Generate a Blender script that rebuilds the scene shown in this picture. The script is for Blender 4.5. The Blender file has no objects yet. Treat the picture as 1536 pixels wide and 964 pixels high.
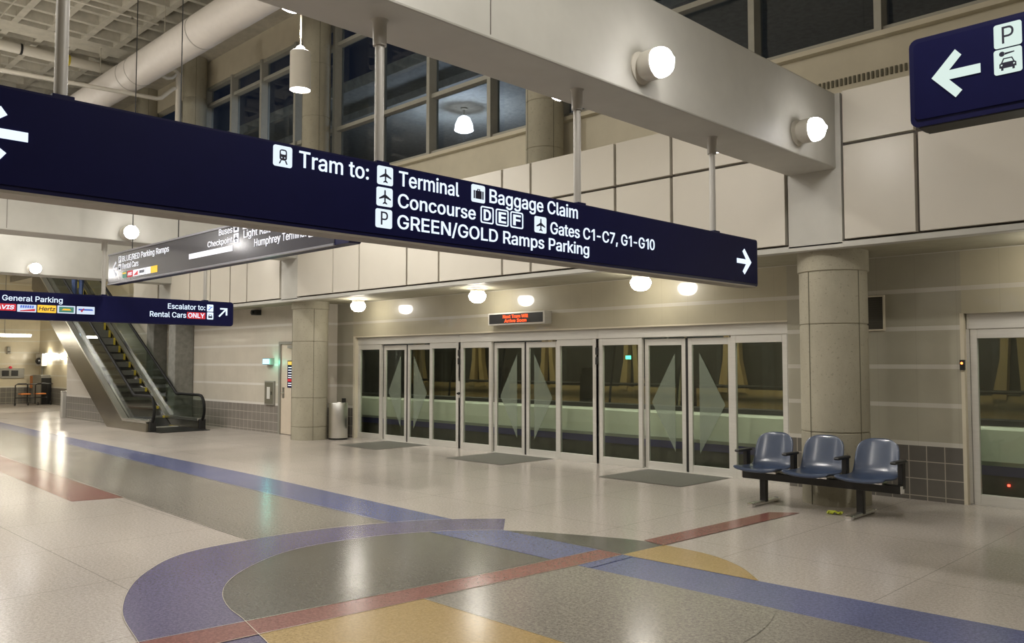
import bpy, bmesh, math, random
from mathutils import Vector, Matrix
R = math.radians
S = bpy.context.scene
C = S.collection
# ---------------------------------------------------------------- camera, world, exposure
cam = bpy.data.cameras.new('camera'); cam.sensor_width = 36; cam.lens = 1262.57/1536*36
cam.clip_start = .05; cam.clip_end = 300
co = bpy.data.objects.new('camera', cam); C.objects.link(co)
co.location = (0, 0, 1.65); co.rotation_euler = (R(90+2.8055), 0, R(44.95)); S.camera = co
w = bpy.data.worlds.new('night'); S.world = w; w.use_nodes = True
w.node_tree.nodes['Background'].inputs[0].default_value = (.05, .07, .13, 1)
w.node_tree.nodes['Background'].inputs[1].default_value = .10
S.view_settings.view_transform = 'Standard'; S.view_settings.look = 'None'
S.view_settings.gamma = 1; S.view_settings.use_curve_mapping = False
S.view_settings.exposure = 0.16
# lamp strengths (watts / emission), tuned together
PENDANT_W, PENDANT_UP_W = 600, 110
GLOBE_E, SOFFIT_E = 27, 28
WARM = (1, .86, .66); COOL = (1, .96, .93)

# ---------------------------------------------------------------- materials
def nodes(m):
    m.use_nodes = True; nt = m.node_tree; return nt, nt.nodes, nt.links
def mth(nt, op, a, b=None, c=None):
    n = nt.nodes.new('ShaderNodeMath'); n.operation = op
    for i, v in enumerate((a, b, c)):
        if v is None: continue
        if isinstance(v, (int, float)): n.inputs[i].default_value = v
        else: nt.links.new(v, n.inputs[i])
    return n.outputs[0]
def mixc(nt, f, a, b):
    n = nt.nodes.new('ShaderNodeMix'); n.data_type = 'RGBA'
    for s, v in ((0, f), (6, a), (7, b)):
        if isinstance(v, tuple): n.inputs[s].default_value = (*v, 1) if len(v) == 3 else v
        elif isinstance(v, (int, float)): n.inputs[s].default_value = v
        else: nt.links.new(v, n.inputs[s])
    return n.outputs[2]
def noise(nt, scale, detail=3, rough=.6, stretch=None):
    tc = nt.nodes.new('ShaderNodeNewGeometry'); n = nt.nodes.new('ShaderNodeTexNoise')
    n.inputs['Scale'].default_value = scale; n.inputs['Detail'].default_value = detail; n.inputs['Roughness'].default_value = rough
    v = tc.outputs['Position']
    if stretch:
        mp = nt.nodes.new('ShaderNodeMapping'); mp.inputs['Scale'].default_value = stretch
        nt.links.new(v, mp.inputs[0]); v = mp.outputs[0]
    nt.links.new(v, n.inputs['Vector']); return n.outputs[0]
def pos(nt):
    tc = nt.nodes.new('ShaderNodeNewGeometry'); sp = nt.nodes.new('ShaderNodeSeparateXYZ')
    nt.links.new(tc.outputs['Position'], sp.inputs[0]); return sp.outputs
def ramp(nt, f, lo, hi):
    n = nt.nodes.new('ShaderNodeMapRange'); n.inputs[1].default_value = lo; n.inputs[2].default_value = hi
    nt.links.new(f, n.inputs[0]); return n.outputs[0]
def pmat(name, col, rough=.5, metal=0, amt=0, scale=8, spec=.5, coat=0, emit=None, es=0, stretch=None, bump=0, coat_rough=.05):
    m = bpy.data.materials.new(name); nt, N, L = nodes(m); b = N['Principled BSDF']
    b.inputs['Base Color'].default_value = (*col, 1); b.inputs['Roughness'].default_value = rough
    b.inputs['Metallic'].default_value = metal; b.inputs['Specular IOR Level'].default_value = spec
    b.inputs['Coat Weight'].default_value = coat; b.inputs['Coat Roughness'].default_value = coat_rough
    f = noise(nt, scale, stretch=stretch)
    if amt:
        f2 = ramp(nt, f, .3, .7)
        L.new(mixc(nt, f2, tuple(c*(1-amt) for c in col), tuple(min(1, c*(1+amt)) for c in col)), b.inputs['Base Color'])
    else:
        L.new(mth(nt, 'MULTIPLY_ADD', f, .06, rough-.03), b.inputs['Roughness'])
    if bump:
        bp = N.new('ShaderNodeBump'); bp.inputs['Strength'].default_value = bump; bp.inputs['Distance'].default_value = .01
        L.new(f, bp.inputs['Height']); L.new(bp.outputs[0], b.inputs['Normal'])
    if emit:
        b.inputs['Emission Color'].default_value = (*emit, 1); b.inputs['Emission Strength'].default_value = es
    return m
def terrazzo(name, col, col2, amt=.2, joints=False):
    m = bpy.data.materials.new(name); nt, N, L = nodes(m); b = N['Principled BSDF']
    f = ramp(nt, noise(nt, 95, 2, .7), .32, .68); g = ramp(nt, noise(nt, .55, 3), .35, .7); h = ramp(nt, noise(nt, 42, 2, .6), .38, .62)
    c = mixc(nt, mth(nt, 'MULTIPLY_ADD', f, .6, mth(nt, 'MULTIPLY', h, .4)), tuple(x*(1-amt) for x in col), tuple(min(1, x*(1+amt)) for x in col2))
    c = mixc(nt, mth(nt, 'MULTIPLY', g, .12), c, tuple(x*.8 for x in col))
    if joints:
        p = pos(nt); lines = None
        for o, per, ph in ((p[0], 1.44, .47), (p[1], 1.46, .96)):
            t = mth(nt, 'FRACT', mth(nt, 'DIVIDE', mth(nt, 'ADD', o, 100*per-ph), per))
            l = mth(nt, 'LESS_THAN', t, .0055)
            lines = l if lines is None else mth(nt, 'MAXIMUM', lines, l)
        c = mixc(nt, mth(nt, 'MULTIPLY', lines, .5), c, (.12, .11, .10))
    L.new(c, b.inputs['Base Color']); b.inputs['Specular IOR Level'].default_value = .5
    L.new(mth(nt, 'MULTIPLY_ADD', g, .06, .18), b.inputs['Roughness'])
    return m
def concmat(name, col):
    m = bpy.data.materials.new(name); nt, N, L = nodes(m); b = N['Principled BSDF']
    big = ramp(nt, noise(nt, 2.2, 5, .65, (1, 1, .45)), .3, .72); fine = ramp(nt, noise(nt, 70, 3, .7), .3, .7); pit = ramp(nt, noise(nt, 34, 2, .5), .36, .30)
    c = mixc(nt, big, tuple(x*.80 for x in col), tuple(x*1.10 for x in col))
    c = mixc(nt, mth(nt, 'MULTIPLY', fine, .35), c, tuple(x*.72 for x in col))
    c = mixc(nt, mth(nt, 'MULTIPLY', pit, .38), c, tuple(x*.30 for x in col))
    L.new(c, b.inputs['Base Color']); b.inputs['Roughness'].default_value = .85
    bp = N.new('ShaderNodeBump'); bp.inputs['Strength'].default_value = .35; bp.inputs['Distance'].default_value = .006
    L.new(fine, bp.inputs['Height']); L.new(bp.outputs[0], b.inputs['Normal']); return m
def tilewall(name, base, stripe, belt, grout, belt_on=True, coat=.6):
    m = bpy.data.materials.new(name); nt, N, L = nodes(m); b = N['Principled BSDF']; p = pos(nt)
    u = mth(nt, 'ADD', p[0], p[1]); z = p[2]
    n = ramp(nt, noise(nt, 1.6, 4), .3, .7)
    c = mixc(nt, n, tuple(x*.93 for x in base), tuple(x*1.05 for x in base))
    ft = mth(nt, 'FRACT', mth(nt, 'DIVIDE', mth(nt, 'ADD', z, 10*.463-.65), .463))
    st = mth(nt, 'LESS_THAN', ft, .115)
    j = mth(nt, 'LESS_THAN', mth(nt, 'FRACT', mth(nt, 'DIVIDE', mth(nt, 'ADD', u, 200), .463)), .012)
    c = mixc(nt, st, c, stripe)
    c = mixc(nt, mth(nt, 'MULTIPLY', j, .16), c, (.1, .09, .07))
    rough = .22
    if belt_on:
        low = mth(nt, 'LESS_THAN', z, .65)
        gx = mth(nt, 'LESS_THAN', mth(nt, 'FRACT', mth(nt, 'DIVIDE', mth(nt, 'ADD', u, 200), .205)), .05)
        gz = mth(nt, 'LESS_THAN', mth(nt, 'FRACT', mth(nt, 'DIVIDE', mth(nt, 'ADD', z, .158), .205)), .05)
        t = mixc(nt, mth(nt, 'MAXIMUM', gx, gz), mixc(nt, n, belt, tuple(x*1.25 for x in belt)), grout)
        c = mixc(nt, low, c, t)
    L.new(c, b.inputs['Base Color']); b.inputs['Roughness'].default_value = .35
    b.inputs['Coat Weight'].default_value = coat; b.inputs['Coat Roughness'].default_value = .04
    return m
def glass(name, tint, rough=.01, f0=.06):
    m = bpy.data.materials.new(name); nt, N, L = nodes(m); N.remove(N['Principled BSDF'])
    t = N.new('ShaderNodeBsdfTransparent'); t.inputs[0].default_value = (*tint, 1)
    g = N.new('ShaderNodeBsdfGlossy'); g.inputs['Roughness'].default_value = rough
    fr = N.new('ShaderNodeLayerWeight'); fr.inputs[0].default_value = .5
    x = N.new('ShaderNodeMixShader'); L.new(mth(nt, 'MULTIPLY_ADD', mth(nt, 'POWER', fr.outputs[1], 5), .96, .04), x.inputs[0]); L.new(t.outputs[0], x.inputs[1]); L.new(g.outputs[0], x.inputs[2])
    L.new(x.outputs[0], N['Material Output'].inputs[0]); return m
def frosted(name, col, a):
    m = bpy.data.materials.new(name); nt, N, L = nodes(m); b = N['Principled BSDF']
    b.inputs['Base Color'].default_value = (*col, 1); b.inputs['Roughness'].default_value = .5
    t = N.new('ShaderNodeBsdfTransparent'); x = N.new('ShaderNodeMixShader')
    L.new(ramp(nt, noise(nt, 60), -2.2, 3.2), x.inputs[0]); x.inputs[0].default_value = a
    n = nt.nodes.new('ShaderNodeMath'); n.operation = 'MULTIPLY_ADD'; n.inputs[1].default_value = .08; n.inputs[2].default_value = a-.04
    L.new(noise(nt, 60), n.inputs[0]); L.new(n.outputs[0], x.inputs[0])
    L.new(t.outputs[0], x.inputs[1]); L.new(b.outputs[0], x.inputs[2]); L.new(x.outputs[0], N['Material Output'].inputs[0]); return m
def emis(name, col, s):
    m = bpy.data.materials.new(name); nt, N, L = nodes(m); N.remove(N['Principled BSDF'])
    e = N.new('ShaderNodeEmission'); e.inputs[0].default_value = (*col, 1); e.inputs[1].default_value = s
    L.new(e.outputs[0], N['Material Output'].inputs[0]); return m
M = dict(
 soffit=pmat('soffit_paint', (.36, .34, .25), .7, amt=.08, scale=4),
 cream=terrazzo('terrazzo_cream', (.40, .36, .32), (.50, .455, .41), .16, True),
 taupe=terrazzo('terrazzo_taupe', (.172, .162, .140), (.262, .243, .21), .32),
 dark=terrazzo('terrazzo_dark', (.082, .080, .070), (.128, .123, .108), .32),
 blue=terrazzo('terrazzo_blue', (.085, .10, .21), (.135, .155, .30), .26),
 purple=terrazzo('terrazzo_purple', (.098, .088, .165), (.15, .135, .225), .28),
 red=terrazzo('terrazzo_red', (.19, .074, .064), (.26, .112, .096), .24),
 gold=terrazzo('terrazzo_gold', (.34, .235, .09), (.43, .305, .13), .18),
 mat=pmat('threshold_mat', (.15, .148, .13), .6, amt=.15, scale=80, spec=.2),
 whitetile=tilewall('tile_white', (.55, .51, .45), (.60, .57, .52), (.15, .14, .125), (.40, .37, .32), True, .3),
 tile=tilewall('tile_beige', (.355, .335, .262), (.50, .48, .42), (.105, .097, .085), (.36, .33, .27), True, .2),
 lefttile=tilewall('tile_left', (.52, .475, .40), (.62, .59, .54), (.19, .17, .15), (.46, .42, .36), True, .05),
 lintel=tilewall('tile_lintel', (.42, .385, .28), (.50, .48, .41), (.1, .1, .1), (.3, .3, .3), False, .8),
 hall=tilewall('tile_hall', (.66, .59, .42), (.70, .66, .54), (.15, .14, .12), (.42, .39, .30), True, .08),
 white=pmat('plaster_white', (.60, .585, .54), .6, amt=.05, scale=3),
 panel=pmat('fascia_panel', (.575, .54, .465), .45, amt=.02, scale=2),
 paint=pmat('painted_concrete', (.465, .455, .41), .55, amt=.05, scale=2.5, bump=.03),
 gap=pmat('dark_gap', (.10, .085, .07), .7),
 conc=concmat('raw_concrete', (.38, .352, .268)), brass=pmat('divider_metal', (.62, .58, .48), .38, .9),
 conc_g=pmat('grey_concrete', (.22, .215, .19), .85, amt=.2, scale=7, bump=.3),
 ceil=pmat('ceiling_concrete', (.46, .43, .355), .8, amt=.12, scale=4),
 beige=pmat('beige_paint', (.58, .53, .41), .6, amt=.04, scale=3),
 seam=pmat('concrete_seam', (.13, .12, .085), .9),
 alu=pmat('brushed_aluminium', (.60, .585, .54), .42, .35, amt=.04, scale=3, stretch=(1, 1, 20)),
 mull=pmat('window_frame_paint', (.36, .35, .30), .5, .2, amt=.04),
 steel=pmat('stainless_steel', (.68, .67, .64), .30, 1, amt=.03, scale=4),
 bronze=pmat('escalator_cladding', (.27, .25, .205), .26, .95, amt=.12, scale=1.6, bump=.04),
 chrome=pmat('chrome', (.75, .75, .75), .08, 1),
 pole=pmat('pole_paint', (.44, .425, .39), .4, .2),
 navy=pmat('sign_navy', (.0065, .007, .044), .5, amt=.05, spec=.08),
 navy_gloss=pmat('sign_navy_gloss', (.014, .0135, .030), .26, amt=.05, spec=.5, coat=.6, coat_rough=.13),
 signedge=pmat('sign_edge', (.007, .0075, .045), .4, .0, spec=.2),
 signsilver=pmat('sign_edge_silver', (.30, .30, .34), .3, .7),
 signunder=pmat('sign_underside', (.28, .25, .20), .5, .2),
 letter=emis('lettering_white', (.72, .84, 1.0), 1.15),
 letter_dim=pmat('lettering_white_film', (.72, .72, .76), .3, emit=(.8, .85, 1), es=.38),
 letter_back=emis('lettering_back', (.8, .88, .86), 2.2),
 picto=emis('pictogram_white', (.76, .86, 1.0), 1.0),
 picto_green=emis('pictogram_pale', (.72, .86, .80), .9),
 ink=pmat('pictogram_ink', (.008, .008, .03), .5),
 redplate=pmat('red_plate', (.45, .02, .03), .4, emit=(.6, .02, .04), es=.35),
 yellowplate=pmat('yellow_plate', (.80, .50, .04), .4, emit=(.9, .55, .05), es=.35),
 whiteplate=emis('white_plate', (.74, .84, 1.0), .85),
 greenplate=pmat('green_plate', (.06, .22, .16), .4, emit=(.08, .25, .2), es=.3),
 bluemark=pmat('blue_mark', (.06, .12, .48), .4, emit=(.06, .14, .6), es=.4),
 led=emis('led_red', (1, .10, .03), 2.2),
 black=pmat('black_plastic', (.012, .012, .012), .4),
 blackm=pmat('black_metal', (.018, .018, .018), .35, .3),
 rubber=pmat('handrail_rubber', (.008, .008, .008), .55, spec=.2),
 seat=pmat('seat_blue', (.042, .062, .112), .28, amt=.06, scale=10, coat=.35, coat_rough=.15),
 globe=emis('globe_glow', COOL, GLOBE_E), soff=emis('soffit_glow', (1, .94, .84), SOFFIT_E),
 pend=emis('pendant_glow', COOL, 30), strip=emis('strip_glow', (1, .92, .76), 25), sconce=emis('sconce_glow', (1, .92, .76), 55),
 pendbody=pmat('pendant_body', (.60, .57, .50), .5),
 glass=glass('door_glass', (.80, .83, .77)), wglass=glass('window_glass', (.80, .85, .90)), bglass=glass('balustrade_glass', (.72, .76, .72)),
 frost=frosted('frosted_film', (.24, .285, .22), .44),
 tramw=pmat('tram_white', (.64, .66, .57), .4, amt=.03), tramb=pmat('tram_blue', (.05, .05, .17), .4),
 tramd=pmat('tram_skirt', (.085, .08, .06), .6, amt=.2), tan=pmat('tram_tan', (.44, .32, .15), .5, amt=.08),
 tramdark=pmat('tram_dark', (.03, .03, .028), .5), green=emis('green_lamp', (.1, 1, .45), 6), redl=emis('red_lamp', (1, .05, .03), 8), orangel=emis('orange_lamp', (1, .25, .05), 4),
 exit=emis('exit_glow', (.25, .75, .95), 3.2), duct=pmat('duct_white', (.66, .62, .58), .5, amt=.03), ductband=pmat('duct_band', (.38, .36, .33), .5),
 pipe=pmat('pipe_white', (.58, .54, .46), .45), cable=pmat('cable_black', (.01, .01, .01), .5), wire=pmat('wire_pale', (.40, .37, .30), .5),
 doorp=pmat('door_paint', (.58, .50, .40), .45, amt=.03), step=pmat('step_metal', (.17, .17, .15), .5, .2, amt=.25, scale=60, stretch=(.1, 1, 1)),
 yellow=pmat('step_yellow', (.50, .40, .03), .5), jeans=pmat('jeans_denim', (.06, .09, .20), .8, amt=.15, scale=20), skin=pmat('skin', (.50, .32, .23), .5),
 jacket=pmat('jacket_cloth', (.04, .04, .05), .8), hair=pmat('hair_dark', (.03, .02, .012), .6), orange=pmat('orange_plastic', (.62, .20, .04), .45),
 lime=pmat('lime_paper', (.42, .46, .03), .6), greybox=pmat('grey_metal', (.30, .29, .25), .45, .3), vent=pmat('vent_dark', (.075, .068, .05), .5, .3),
)
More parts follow.
